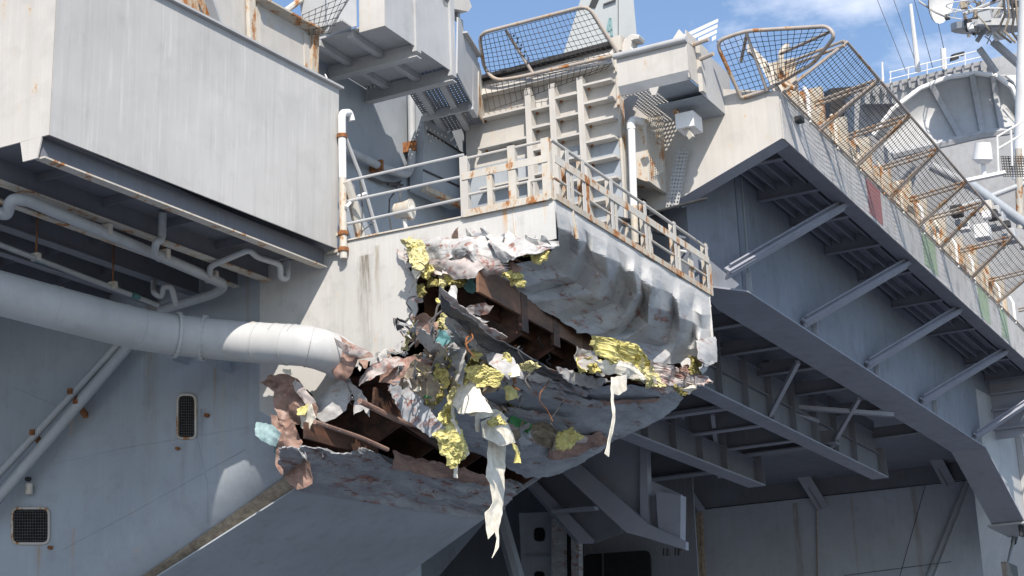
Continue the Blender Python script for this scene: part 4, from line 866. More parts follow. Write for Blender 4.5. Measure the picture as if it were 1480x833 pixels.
t = thing('deck_chock', 'rusty horn shaped chock at the end of the ribbed wall top', 'chock', tuple(g2(900, 90)))
MB().tube(arc([p3(892, 92, 34.2), p3(905, 62, 34.2), p3(924, 50, 34.2)], .2), [.16] * 1 + [.15] * 8, 10) if False else None
MB().prism([p3(893, 78, 34.1), p3(902, 56, 34.1), p3(912, 49, 34.1), p3(924, 50, 34.1), p3(922, 57, 34.1), p3(913, 58, 34.1), p3(911, 68, 34.1), p3(921, 73, 34.1), p3(916, 80, 34.1)], (.35, 0, 0)).build('horn', 'warm', t, bevel=.02)
MB().prism([p3(880, 56, 34.0), p3(897, 50, 34.0), p3(897, 72, 34.0), p3(884, 76, 34.0)], (.3, 0, 0)).build('plate', 'rusty', t)
# louvred white panel above the cream box
lv = thing('louvred_panel', 'white louvred panel above the cream box against the sky', 'louvre', tuple(far(1000, 60, 45)))
for k in range(4):
    ur, vr = 1038 - k, 27 + 8 * k; ul = 969 + 20 * k; vl = vr + (ur - ul) * .46
    MB().hexa([far(ul, vl + 6, 45), far(ur, vr + 5, 45), far(ur, vr + 5, 45.3), far(ul, vl + 6, 45.3), far(ul, vl, 45), far(ur, vr, 45), far(ur, vr, 45.3), far(ul, vl, 45.3)]).build('slat', 'white', lv)

# ================================================================== aircraft tail fin on deck
tf = thing('aircraft_tail_fin', 'pale grey aircraft tail fin with a faint letter above the net', 'tail fin', tuple(far(860, 110, 58)))
fp = lambda u, v, d=58.0: far(u, v, d)
MB().prism([fp(798, 130), fp(842, -10), fp(893, -20), fp(893, 130)], FW * .35).build('fin_plate', 'fin', tf)
MB().prism([fp(894, -20, 57.95), fp(914, -20, 57.95), fp(921, 60, 57.95), fp(921, 130, 57.95), fp(894, 130, 57.95)], FW * .45).build('rudder', 'fin', tf)
for (q) in (((874, 52), (880, 26), (883, 26), (878, 52)), ((886, 52), (884, 26), (881, 26), (882.5, 52)), ((877.5, 45), (885, 45), (885, 42), (878, 42))):
    MB().prism([fp(u, v, 57.97) for u, v in q], FW * .02).build('letter_stroke', 'finmark', tf)
MB().prism([fp(851, 10, 57.97), fp(856, -2, 57.97), fp(866, -2, 57.97), fp(860, 12, 57.97)], FW * .02).build('dark_mark', 'dark', tf)
MB().bar(fp(872, 7, 57.95), fp(890, 0, 57.95), .05, .05).build('dark_mark', 'dark', tf)

# ================================================================== island superstructure, upper right
isl = thing('island_deck', 'grey island platform with fine railing beyond the nets', 'platform', tuple(far(1350, 130, 95)))
f9 = lambda u, v, d=95.0: far(u, v, d)
MB().prism([f9(1250, 128), f9(1420, 88), f9(1500, 70), f9(1500, 110), f9(1420, 120), f9(1300, 150), f9(1250, 150)], FW * 6).build('platform_edge', 'islandg', isl)
MB().prism([f9(1235, 135, 96), f9(1500, 90, 96), f9(1500, 900, 96), f9(1235, 900, 96)], FW * 8).build('tower_wall', 'islandg', isl)
MB().prism([f9(1200, 128, 99), f9(1310, 118, 99), f9(1310, 900, 99), f9(1200, 900, 99)], FW * 2).build('tower_wall', 'dark', isl)
for k in range(14):
    u = 1262 + k * 13; v = 125 - (u - 1262) * .235; MB().bar(f9(u, v, 94.8), f9(u + 2, v + 14, 94.8), .12, .3).build('rib', 'islandg', isl)
for dz in (6, 16): MB().tube([f9(1285, 121 - dz, 94.5), f9(1420, 88 - dz, 94.5)], .03, 5).build('rail', 'white', isl)
for u in (1287, 1313, 1340, 1366, 1395): MB().tube([f9(u, 121 - (u - 1285) * .24, 94.5), f9(u, 103 - (u - 1285) * .24, 94.5)], .035, 5).build('rail_post', 'white', isl)
o = MB().prism([f9(1376, 88), f9(1386, 85), f9(1386, 78), f9(1394, 80), f9(1394, 74), f9(1378, 78)], FW * .6).build('signal_lamp', 'dark'); tag(o, 'small dark lamp on the island platform railing', 'lamp')
o = MB().tube([f9(1365, 100), f9(1363, 70)], .16, 8).build('rail_stanchion', 'white'); tag(o, 'white thick stanchion on the island platform', 'post')
# curved radar screen
rs = thing('curved_screen', 'large curved grey ribbed radar reflector at upper right', 'radar', tuple(far(1400, 170, 88)))
def rp(u, v, b=0.0): return far(u, v, 88 + b)
top = [(1262, 196), (1290, 158), (1330, 128), (1370, 112), (1410, 106), (1440, 110), (1462, 126), (1473, 150), (1475, 185)]
bot = [(1290, 225), (1335, 214), (1375, 205), (1400, 199), (1420, 195), (1440, 192), (1455, 190), (1465, 188), (1475, 186)]
nU = 8; vs = []; fs = []
for j in range(7):
    for i in range(9):
        t = j / 6; u = top[i][0] * (1 - t) + bot[i][0] * t; v = top[i][1] * (1 - t) + bot[i][1] * t
        vs.append(rp(u, v, 0.9 * math.sin(math.pi * min(1, t)) - 1.2 * t))
for j in range(6):
    for i in range(8): a = j * 9 + i; fs.append((a, a + 1, a + 10, a + 9))
bk = [v + FW * .12 for v in vs]; n = len(vs)
MB().add(vs + bk, fs + [tuple(i + n for i in reversed(f)) for f in fs]).build('reflector_skin', 'grey', rs, True)
MB().tube([rp(u, v, -.1) for u, v in top], .13, 8).build('rim', 'white', rs, True)
MB().tube([rp(u, v, -1.3) for u, v in bot], .22, 6).build('lower_rim', 'islandg', rs, True)
for i, (a, b) in enumerate((((1345, 122), (1388, 200)), ((1404, 107), (1420, 195)), ((1434, 109), (1448, 191)))):
    mb = MB(); pp = [rp(a[0] + (b[0] - a[0]) * t, a[1] + (b[1] - a[1]) * t, 0.9 * math.sin(math.pi * t) - 1.2 * t - .15) for t in [k / 8 for k in range(9)]]
    for q, r_ in zip(pp, pp[1:]): mb.bar(q, r_, .28, .2, tuple(FW))
    mb.build('rib', 'islandg', rs)
o = MB().prism([rp(1440, 110, 2), rp(1452, 108, 2), rp(1465, 118, 2), rp(1474, 138, 2), rp(1478, 160, 2), rp(1480, 108, 2)], FW * .3).build('white_radome', 'white'); tag(o, 'white rounded dome edge behind the curved reflector', 'radome')
# cone topped antenna
ca_ = thing('cone_antenna', 'white bucket shaped antenna on a short stem at right', 'antenna', tuple(far(1424, 255, 70)))
c0 = far(1422, 242, 70); up_ = V((0, 0, 1))
MB().tube([far(1420.5, 231, 70), far(1421, 207, 70)], [.40, .31], 20).build('bucket', 'white', ca_, True); MB().tube([far(1421, 207, 70), far(1421, 206.5, 70)], .31, 20).build('lid', 'white', ca_)
MB().tube([far(1420.5, 231, 70), far(1420.5, 237, 70)], [.40, .22], 20).build('collar', 'white', ca_, True); MB().tube([far(1421, 236, 70), far(1423, 256, 70)], .10, 10).build('stem', 'white', ca_, True)
MB().bar(far(1395, 262, 70), far(1452, 250, 70), .3, .12).build('arm', 'white', ca_)
# mast, tripod platform with clutter and dish
o = MB().tube([far(1476, 260, 80), far(1479, 170, 80), far(1483, -30, 80)], [.42, .38, .3], 14).build('mast', 'white', None, True); tag(o, 'thick white mast at the right edge of the picture', 'mast')
hp = thing('antenna_platform', 'round antenna platform crowded with pipes at the top right corner', 'platform', tuple(far(1410, 50, 85)))
h = lambda u, v, d=85.0: far(u, v, d)
c = h(1428, 34); e1 = RT; e2 = (F0 * .85 + UP * .25).normalized()
MB().prism([c + e1 * (1.8 * math.cos(t)) + e2 * (1.8 * math.sin(t)) for t in [R(20 * k) for k in range(18)]], (0, 0, -.35)).build('round_floor', 'islandg', hp)
for dz in (.5, 1.0): MB().tube([c + e1 * (1.9 * math.cos(t)) + e2 * (1.9 * math.sin(t)) + V((0, 0, dz)) for t in [R(20 * k) for k in range(19)]], .03, 5).build('rail_ring', 'white', hp, True)
rg = random.Random(11)
for k in range(46):
    a = h(1395 + rg.random() * 85, -15 + rg.random() * 70, 83 + rg.random() * 5); d = V((rg.uniform(-1, 1), rg.uniform(-1, 1), rg.uniform(-1.2, 1.2))) * 1.0
    MB().tube([a, a + d * .6 + V((0, 0, .1)), a + d], rg.choice([.03, .04, .06, .09]), 6).build('pipe_stub', rg.choice(['islandg', 'cable', 'white', 'rusty', 'pipe', 'tan']), hp, True)
for k in range(16):
    a = h(1392 + rg.random() * 85, -10 + rg.random() * 62, 83.5 + rg.random() * 3); s_ = rg.uniform(.1, .32)
    MB().box(a.x - s_, a.x + s_, a.y - s_, a.y + s_, a.z - s_ * 1.4, a.z + s_).build('equipment_case', rg.choice(['islandg', 'white', 'dark', 'tan', 'pipe']), hp, bevel=.02)
for (a, b, r_) in (((1415, 70), (1440, 105), .16), ((1435, 60), (1480, 100), .2), ((1412, 60), (1450, 0), .12), ((1395, 20), (1480, -15), .1)):
    MB().tube([h(*a), h(*b)], r_, 8).build('brace', 'islandg', hp, True)
for k in range(5):
    x = 1448 + k * 6; MB().tube([h(x, -20, 82), h(x + 5, 20 + 4 * k, 82), h(x - 6 + 4 * k, 46, 82), h(x + 14, 62, 82)], .06, 6).build('cable', 'tan' if k % 2 else 'cable', hp, True)
ds = thing('satellite_dish', 'white dish antenna cut by the top edge of the picture', 'dish', tuple(far(1360, 10, 90)))
dc = far(1352, -4, 90); dn_ = (RT * .75 - UP * .15 - FW * .65).normalized(); dx = dn_.cross(V((0, 0, 1))).normalized(); dy = dx.cross(dn_)
vs = []; fs = []
for j in range(6):
    for i in range(20):
        t = 2 * math.pi * i / 20; r_ = 1.35 * j / 5; vs.append(dc + (dx * math.cos(t) + dy * math.sin(t)) * r_ + dn_ * (.35 * (r_ / 1.35) ** 2))
for j in range(5):
    for i in range(20): fs.append((j * 20 + i, j * 20 + (i + 1) % 20, (j + 1) * 20 + (i + 1) % 20, (j + 1) * 20 + i))
MB().add(vs + [v - dn_ * .05 for v in vs], fs + [tuple(k + len(vs) for k in reversed(f)) for f in fs]).build('bowl', 'white', ds, True)
MB().tube([far(1328, 2, 89.6), far(1352, 18, 89.2), far(1368, 25, 89.4), far(1378, 14, 89.8)], .06, 8).build('feed_arm', 'islandg', ds, True)
MB().box(far(1369, 25, 89.4).x - .12, far(1369, 25, 89.4).x + .12, far(1369, 25, 89.4).y - .12, far(1369, 25, 89.4).y + .12, far(1369, 25, 89.4).z - .12, far(1369, 25, 89.4).z + .12).build('feed', 'dark', ds)
o = MB().tube([far(1327, 104, 92), far(1316, 6, 92)], [.15, .09], 8).build('whip_antenna', 'white', None, True); tag(o, 'tall white whip antenna against the clouds', 'antenna')
o = MB().tube([far(1276, 118, 92), far(1275, 90, 92)], [.08, .05], 8).build('short_antenna', 'white', None, True); tag(o, 'short white antenna above the net tips', 'antenna')
for k, (a, b) in enumerate((((1266, -5), (1310, 105)), ((1290, -5), (1325, 95)), ((1320, -5), (1348, 98)), ((1355, 30), (1364, 70)))):
    o = MB().tube([far(*a, 92), far(*b, 92)], .018, 4).build('stay_wire', 'cable'); tag(o, ('leftmost', 'second', 'third', 'rightmost')[k] + ' thin stay wire against the clouds, counting from the left', 'wire', 'stay wires')
# lower right island clutter: braces, small platform, deck vehicle shapes
for k, (a, b, r_, mt, lab) in enumerate((((1395, 262), (1490, 330), .24, 'hull', 'thick grey brace below the bucket antenna'), ((1345, 240), (1400, 268), .2, 'islandg', 'pale tube left of the bucket antenna'), ((1390, 300), (1490, 262), .12, 'pipe', 'thin crossing tube below the bucket antenna'), ((1472, 215), (1474, 330), .16, 'rusty', 'rusty upright pipe at the right edge'))):
    o = MB().tube([far(*a, 74), far(*b, 74)], r_, 10).build('island_tube', mt, None, True); tag(o, lab, 'tube')
sl = thing('side_ladder_platform', 'small railed perforated platform at the right edge', 'platform', tuple(far(1460, 240, 70)))
perforated('floor', far(1450, 256, 70), RT * 1.2, V((0, 0, .9)), 12, 8, 'dark', sl, ratio=.32)
for u in (1443, 1463): MB().tube([far(u, 250 - (u - 1443) * .5, 70), far(u - 2, 198 - (u - 1443) * .5, 70)], .05, 6).build('rail_post', 'white', sl)
for dv in (0, 18): MB().tube([far(1441, 198 + dv, 70), far(1485, 172 + dv, 70)], .04, 6).build('rail', 'white', sl)
for k in range(14):
    u = 1375 + rg.random() * 105; v = 300 + rg.random() * 60; a = far(u, v, 66 + rg.random() * 4); s_ = rg.uniform(.12, .35)
    o = MB().box(a.x - s_, a.x + s_, a.y - s_, a.y + s_, a.z - s_, a.z + s_).build('deck_case', rg.choice(['islandg', 'white', 'dark', 'pipe', 'rusty']), isl, bevel=.03)

# ================================================================== the damaged sponson
sp_ = thing('damaged_sponson', 'torn open grey sponson with crumpled plating and hanging insulation', 'sponson', (S0, 16, Z0))
f0 = lambda u, v, o=0.0: at(u, v, 'x', S0 - o)
MB().box(S0 + .05, SE, Y0 + .05, YW - .01, Z0 - .12, Z0 - .06).build('platform_floor', 'hull', sp_)
# intact part of the front wall, with its torn edge
edge = [(803, 344), (770, 349), (730, 345), (700, 341), (660, 343), (622, 347), (596, 352), (585, 366), (590, 384), (601, 402), (607, 428), (602, 452), (596, 470), (603, 486), (588, 498), (566, 508), (545, 520),
        (520, 528), (498, 540), (505, 555), (498, 580), (480, 604), (460, 590), (447, 566), (430, 560), (418, 585), (408, 615), (400, 640)]
rg = random.Random(5); jag = []
for (a, b) in zip(edge, edge[1:]):
    for k in range(4):
        t = k / 4; u = a[0] + (b[0] - a[0]) * t; v = a[1] + (b[1] - a[1]) * t; jag.append((u + rg.uniform(-2.2, 2.2), v + rg.uniform(-2.2, 2.2)))
pts = [f0(801, 289), *[f0(u, v) for u, v in jag], V((S0, 20.3, 9.66)), V((S0, 20.3, 12.78)), V((S0, 18.3, 12.78)), f0(499, 350)]
MB().prism(pts, (.03, 0, 0)).build('front_wall', 'front', sp_)
MB().bar(f0(499, 349, -.02), f0(801, 288, -.02), .12, .03).build('top_rim', 'rusty', sp_)
# stain strip where the wall meets the box, a few weld beads
MB().tube([f0(528, 368, .002), f0(531, 430, .002), f0(535, 500, .002)], .008, 5).build('weld_seam', 'front', sp_)
MB().tube([f0(741, 302, .002), f0(745, 342, .002)], .010, 5).build('weld_seam', 'rusty', sp_)
# outboard plate: crumpled, pushed in at its foot
ob = lambda u, v, y: at(u, v, 'y', y)
def lin(a, b, t): return a + (b - a) * t
cols_ = 17; T0 = [(801, 289), (1027, 428)]; rows = []
prof = [  # v shift of the left and right end below the deck edge, push-in left and right, fold depth
    (0, 0, 0, 0, 0.0), (16, 12, .0, .0, .03), (34, 27, .03, .0, .11), (56, 46, .34, .02, .16), (80, 62, .74, .06, .14), (104, 78, 1.08, .12, .11), (128, 94, 1.32, .2, .07), (146, 108, 1.5, .3, .04)]
rr_ = random.Random(21); fold = [0, .2, -.5, .7, -.2, -.8, .9, .3, -.7, .6, -.9, .4, .5, -.6, .2, -.2, 0]; shift = [rr_.uniform(-.3, .3) for _ in range(cols_)]
LEFT = [(801, 289), (803, 306), (806, 326), (806, 350), (786, 372), (752, 380), (715, 384), (690, 388)]; RIGHT = [(1027, 428), (1027.5, 442), (1028, 460), (1029, 478), (1030, 494), (1031, 508), (1030, 520), (1014, 545)]
MIDF = [0, .02, .04, .06, .10, .13, .14, .12]
for k, (vl, vr, pl_, pr_, fd) in enumerate(prof):
    row = []
    for i in range(cols_):
        t = i / (cols_ - 1); u = lin(LEFT[k][0], RIGHT[k][0], t); v = lin(LEFT[k][1], RIGHT[k][1], t)
        v += 26 * MIDF[k] / .14 * math.sin(math.pi * t) * (1 if k > 2 else .4)
        row.append(ob(u + (17 * shift[i] + 3.5 * rr_.uniform(-1, 1) * (k > 1)) * (0 < i < cols_ - 1), v + 5 * rr_.uniform(-1, 1) * (k > 1), Y0 + lin(pl_, pr_, t ** 1.9) + (fd * fold[i] + .055 * rr_.uniform(-1, 1) * (k > 1)) * (0 < i < cols_ - 1)))
    rows.append(row)
sheet('outboard_plate', rows, 190, 104, .005, 1.6, 4, 'crumple', sp_, (0, .045, .0, .012), .02, (.14, 0, .03, .04), stretch=(1.5, 1, .55), facet=(9, 3, .022), sharp=14, crease=True)
MB().bar((S0 - .01, Y0 - .01, Z0 + .012), (SE, Y0 - .01, Z0 + .012), .10, .03).build('top_rim', 'veryrusty', sp_)
MB().tube([ob(826, 296, Y0 - .02), ob(829, 318, Y0 - .03), ob(834, 346, Y0 - .08)], .035, 7).build('bent_lug', 'veryrusty', sp_, True)
# far end wall and corner post of the sponson
MB().tube([(SE, Y0, Z0), (SE, Y0 - .01, 11.9), ob(1031, 522, Y0)], .035, 6).build('corner_bead', 'front', sp_)
# pale corner flake with a black hole near the far bottom corner
scrap('torn_flake', [ob(1005, 492, Y0 - .05), ob(1030, 488, Y0 - .05), ob(1032, 524, Y0 - .06), ob(1018, 532, Y0 - .08), ob(1003, 520, Y0 - .06)], 'tornwhite', sp_, .03, 6, 3, .03)
# peeled top of the front wall: pale curl with pink torn edges
rows = [[f0(592, 350, .0), f0(625, 346, .02), f0(660, 343, .02), f0(690, 341, .0)], [f0(584, 360, .30), f0(622, 352, .22), f0(662, 350, .30), f0(694, 347, .12)],
        [f0(590, 378, .45), f0(620, 372, .12), f0(650, 366, .42), f0(692, 356, .2)], [f0(604, 388, .50), f0(624, 392, .25), f0(646, 380, .50), f0(676, 370, .35)]]
sheet('peeled_plate', rows, 64, 40, .055, 1.6, 9, 'fold', sp_, (0, .10, .05, .04), .02, (.15, 0, 0, 0), jf=4, facet=(3, 2, .09), sharp=16)
rows = [[f0(655, 344, .0), f0(680, 341, .02), f0(705, 341, .02), f0(735, 345, .0)], [f0(652, 356, .30), f0(678, 346, .40), f0(702, 352, .35), f0(736, 352, .2)],
        [f0(650, 372, .32), f0(672, 356, .65), f0(696, 368, .45), f0(734, 362, .32)], [f0(652, 384, .2), f0(672, 372, .60), f0(698, 386, .45), f0(730, 378, .3)]]
sheet('peeled_plate', rows, 60, 40, .05, 1.8, 10, 'fold', sp_, (0, .10, .04, .04), .02, (.15, 0, 0, 0), jf=4, facet=(3, 2, .09), sharp=16)
rows = [[f0(700, 341, .0), f0(738, 345, .01), f0(772, 349, .01), f0(808, 350, .0)], [f0(702, 348, .25), f0(740, 352, .28), f0(775, 354, .2), f0(806, 352, .06)],
        [f0(712, 362, .45), f0(744, 366, .50), f0(772, 360, .35), f0(803, 354, .10)], [f0(724, 380, .55), f0(748, 378, .55), f0(775, 366, .4), f0(802, 356, .12)]]
sheet('peeled_plate', rows, 60, 36, .05, 1.4, 13, 'fold', sp_, (0, .10, .05, .0), .02, (.15, 0, 0, 0), jf=4, facet=(3, 2, .09), sharp=16)
rows = [[f0(604, 378, .5), f0(640, 372, .5), f0(680, 368, .55), f0(735, 376, .45)], [f0(606, 392, .42), f0(650, 390, .4), f0(690, 392, .4), f0(738, 392, .35)], [f0(618, 402, .2), f0(660, 402, .15), f0(700, 398, .15), f0(735, 398, .15)]]
sheet('curled_lining', rows, 60, 24, .09, 1.6, 12, 'pink', sp_, (.05, .3, .1, .1), .018, jf=5)
# inside: primer brown deck underside, frames and back wall
ZS = lambda y: 11.36 - .479 * (y - 13.47) + .10          # inside face of the sloping underside
MB().box(S0 + .35, SE - .05, Y0 + 1.1, 19.7, 12.0, 12.05).build('inner_deck', 'innerwarm', sp_)
MB().box(S0 + .6, SE - .05, 16.7, 16.75, ZS(16.7), 11.98).build('inner_bulkhead', 'innerwarm', sp_)
for x in (29.4, 30.8, 32.2, 33.6, 35.0):
    MB().prism([(x, 14.95, ZS(14.95)), (x, 16.69, ZS(16.69)), (x, 16.69, 11.99), (x, 14.95, 11.99)], (.04, 0, 0)).build('inner_frame', 'inner', sp_); MB().box(x - .12, x + .16, 14.86, 14.94, ZS(14.86), 11.99).build('inner_frame_flange', 'inner', sp_)
MB().bar(ob(690, 402, 14.9), ob(862, 500, 14.9), .06, .55).build('inner_beam', 'innerwarm', sp_)
MB().bar(ob(700, 440, 15.4), ob(860, 536, 15.4), .06, .40).build('inner_beam', 'inner', sp_)
MB().prism([(SE - .04, Y0 + .15, ZS(Y0 + .1)), (SE - .04, 21.8, ZS(21.8)), (SE - .04, 21.8, Z0 - .13), (SE - .04, Y0 + .15, Z0 - .13)], (.03, 0, 0)).build('inner_end_wall', 'inner', sp_)
MB().prism([(SE, Y0 + .02, 11.36), (SE, 21.8, ZS(21.8) - .1), (SE, 21.8, Z0 - .13), (SE, Y0 + .02, Z0 - .13)], (.03, 0, 0)).build('end_wall', 'hull', sp_)
MB().box(S0 + 1.3, SE - .05, 20.6, 20.7, ZS(20.6), 12.7).build('inner_back_wall', 'inner', sp_)
MB().box(S0 + .8, SE - .05, 16.76, 20.59, 10.3, 10.35).build('inner_flat', 'inner', sp_)
for x in (29.6, 31.4, 33.2): MB().prism([(x, 17.6, ZS(17.6)), (x, 20.5, ZS(20.5)), (x, 20.5, 10.29), (x, 17.6, 10.29)], (.04, 0, 0)).build('inner_frame', 'inner', sp_)
for (a, b, y, w_, mt) in (((540, 572), (640, 640), 17.6, .35, 'inner'), ((440, 622), (545, 652), 18.6, .32, 'inner'), ((560, 600), (640, 650), 18.2, .15, 'inner')):
    MB().bar(at(*a, 'y', y), at(*b, 'y', y), .06, w_).build('inner_beam', mt, sp_)
# sloping underside: torn flap, folded ridges
rows = [[slope(640, 436, .15), slope(700, 488, .25), slope(770, 528, .2), slope(838, 550, .15), slope(915, 552, .1), slope(994, 570, .05)],
        [slope(622, 490, .3), slope(690, 520, .35), slope(760, 552, .25), slope(832, 572, .15), slope(910, 576, .08), slope(986, 584, .0)],
        [slope(600, 540, .2), slope(672, 552, .2), slope(742, 580, .12), slope(815, 598, .08), slope(890, 604, .05), slope(955, 606, .0)],
        [slope(575, 566, .1), slope(650, 585, .15), slope(722, 612, .1), slope(795, 628, .05), slope(850, 636, .02), slope(900, 634, .0)],
        [slope(590, 600, .05), slope(648, 622, .1), slope(710, 645, .06), slope(775, 660, .04), slope(830, 660, .02), slope(874, 650, .0)],
        [slope(618, 626, .0), slope(660, 648, .05), slope(706, 668, .04), slope(750, 688, .02), slope(790, 692, .0), slope(846, 664, .0)]]
sheet('torn_flap', rows, 150, 90, .03, 1.4, 21, 'flap', sp_, (.05, .03, .10, .02), .025, (0, 0, 0, 0), stretch=(.55, 1.2, 1.2), facet=(4, 6, .07), sharp=16)
scrap('flap_edge_strip', [slope(640, 430, .5), slope(700, 476, .55), slope(790, 528, .5), slope(872, 560, .35), slope(850, 566, .35), slope(780, 544, .45), slope(700, 500, .5), slope(636, 446, .5)], 'darkplate', sp_, .05, 3, 8, .04, .03, 4, .05)
scrap('flap_edge_strip', [slope(690, 520, .5), slope(790, 560, .4), slope(872, 582, .3), slope(866, 590, .3), slope(780, 572, .4), slope(690, 534, .5)], 'lip', sp_, .05, 3, 9, .04, .03, 4, .05)
scrap('flap_edge_strip', [slope(800, 640, .2), slope(868, 626, .15), slope(880, 636, .15), slope(830, 660, .15), slope(790, 662, .2)], 'brown', sp_, .06, 4, 10, .04, .03, 4, .05)
for k, (pl_, mt) in enumerate((([(648, 452), (690, 486), (745, 522), (800, 548), (792, 556), (740, 534), (684, 500), (644, 466)], 'tornwhite'), ([(668, 470), (720, 505), (780, 540), (850, 562), (846, 570), (775, 552), (716, 520), (664, 486)], 'lip'),
        ([(640, 420), (664, 440), (700, 468), (736, 492), (728, 500), (694, 482), (656, 456), (636, 436)], 'pink'), ([(606, 470), (640, 500), (668, 540), (660, 552), (632, 520), (602, 488)], 'tornwhite'), ([(700, 600), (770, 622), (850, 632), (846, 640), (768, 634), (700, 612)], 'pink'), ([(650, 560), (740, 588), (830, 604), (828, 610), (738, 598), (650, 570)], 'lip'), ([(760, 555), (850, 575), (960, 580), (958, 586), (846, 584), (758, 566)], 'brown'))):
    scrap('swept_strip', [slope(u, v, .45 - .05 * k) for u, v in pl_], mt, sp_, .07, 3, 60 + k, .04, .02, 4, .12)
# lower lip and the intact sloping underside
rows = [[slope(398, 652, .35), slope(440, 648, .3), slope(500, 648, .25), slope(560, 660, .2), slope(650, 682, .1), slope(720, 690, .05), slope(762, 692, .0)],
        [slope(402, 672, .3), slope(450, 668, .3), slope(510, 670, .25), slope(570, 682, .2), slope(650, 700, .12), slope(715, 706, .1), slope(756, 706, .1)],
        [slope(412, 692, .15), slope(462, 694, .2), slope(520, 700, .15), slope(580, 710, .12), slope(650, 722, .1), slope(705, 728, .1), slope(742, 722, .1)],
        [slope(432, 709, .01), slope(490, 718, .02), slope(545, 727, .02), slope(600, 736, .02), slope(650, 742, .02), slope(690, 748, .02), slope(708, 748, .02)]]
sheet('torn_lip', rows, 150, 50, .035, 1.8, 31, 'lip', sp_, (.16, 0, .03, .04), .03, (0, .12, 0, 0), stretch=(.5, 1.3, 1.3), facet=(7, 3, .14), sharp=16)
pp = [slope(427, 705), slope(545, 727), slope(650, 742), slope(700, 748), slope(575, 838), slope(440, 930), slope(40, 950), slope(222, 835)]
MB().prism(pp, SLN * -.03 if SLN.z > 0 else SLN * .03).build('underside_plate', 'hull', sp_)
MB().tube([slope(432, 709, -.02), slope(545, 727, -.02), slope(650, 742, -.02), slope(700, 748, -.02)], .03, 6).build('weld_bead', 'rusty', sp_, True)
MB().tube([slope(310, 783, .0), slope(520, 825, .0), slope(560, 845, .0)], .006, 5).build('weld_seam', 'hull', sp_)
scrap('lip_fold', [slope(570, 655, .4), slope(640, 668, .35), slope(720, 690, .25), slope(712, 704, .25), slope(640, 690, .3), slope(566, 676, .4)], 'brown', sp_, .06, 3, 14, .05, .03, 4, .05)
# rolled brown and pink plates at the duct end
F2 = lambda u, v, o=.3: f0(u, v, o)
def piece(name, pix, mat, seed, amp=.05, fr=4, jag=.035, off=.35, tilt=0.25, thick=.015, parent=None, cuts=4):
    cu = sum(p[0] for p in pix) / len(pix); cv = sum(p[1] for p in pix) / len(pix); r = random.Random(seed); tx, ty = r.uniform(-1, 1) * tilt, r.uniform(-1, 1) * tilt
    pts = [f0(u, v, off + tx * (u - cu) / 75 + ty * (v - cv) / 75) for u, v in pix]
    return scrap(name, pts, mat, parent or sp_, amp, fr, seed, jag, thick, cuts)
piece('rolled_plate', [(470, 478), (485, 484), (505, 496), (530, 505), (540, 518), (520, 520), (512, 540), (500, 554), (488, 548), (476, 530), (470, 500)], 'brown', 41, .12, 3, off=.75)
piece('rolled_plate', [(484, 487), (512, 500), (534, 508), (526, 516), (505, 512), (490, 500)], 'pink', 42, .08, 4, off=.92)
piece('rolled_plate', [(512, 546), (540, 528), (575, 518), (598, 514), (590, 524), (560, 538), (535, 550), (515, 553)], 'pink', 43, .08, 4, off=.5)
piece('rolled_plate', [(548, 530), (600, 512), (622, 520), (596, 540), (570, 556), (545, 552)], 'brown', 44, .08, 4, off=.35)
piece('bent_plate', [(372, 552), (392, 542), (412, 540), (430, 548), (445, 570), (458, 590), (450, 606), (430, 612), (405, 610), (395, 590), (398, 568), (385, 560)], 'brown', 45, .14, 3, off=.7)
piece('bent_plate', [(420, 545), (438, 556), (452, 580), (444, 588), (430, 566)], 'pink', 46, .06, 5, off=.85)
piece('bent_plate', [(395, 600), (425, 608), (440, 640), (430, 665), (405, 660), (398, 630)], 'brown', 47, .12, 4, off=.55)
piece('bent_plate', [(398, 648), (425, 656), (450, 668), (452, 700), (430, 708), (410, 690), (400, 670)], 'brown', 48, .10, 3, off=.5)
piece('teal_liner', [(368, 608), (385, 612), (400, 618), (408, 630), (398, 645), (385, 640), (370, 630)], 'paleteal', 49, .06, 5, off=.7)
piece('teal_liner', [(392, 630), (412, 640), (414, 652), (400, 656)], 'teal', 50, .03, 5, off=.5)
piece('white_flap', [(455, 585), (470, 560), (500, 548), (508, 570), (500, 592), (485, 605), (470, 612), (458, 602)], 'tornwhite', 51, .07, 3, off=.3)
piece('white_flap', [(508, 552), (522, 566), (536, 602), (524, 592), (512, 600), (508, 578)], 'tornwhite', 52, .06, 4, off=.35)
piece('white_flap', [(408, 533), (420, 534), (422, 542), (412, 541)], 'paper', 53, .02, 5, off=.95)
piece('white_flap', [(430, 590), (452, 584), (456, 604), (446, 622), (432, 618)], 'paper', 54, .06, 4, off=.8); piece('insulation', [(428, 588), (448, 586), (440, 600), (430, 602)], 'yellow', 55, .05, 6, off=.9)
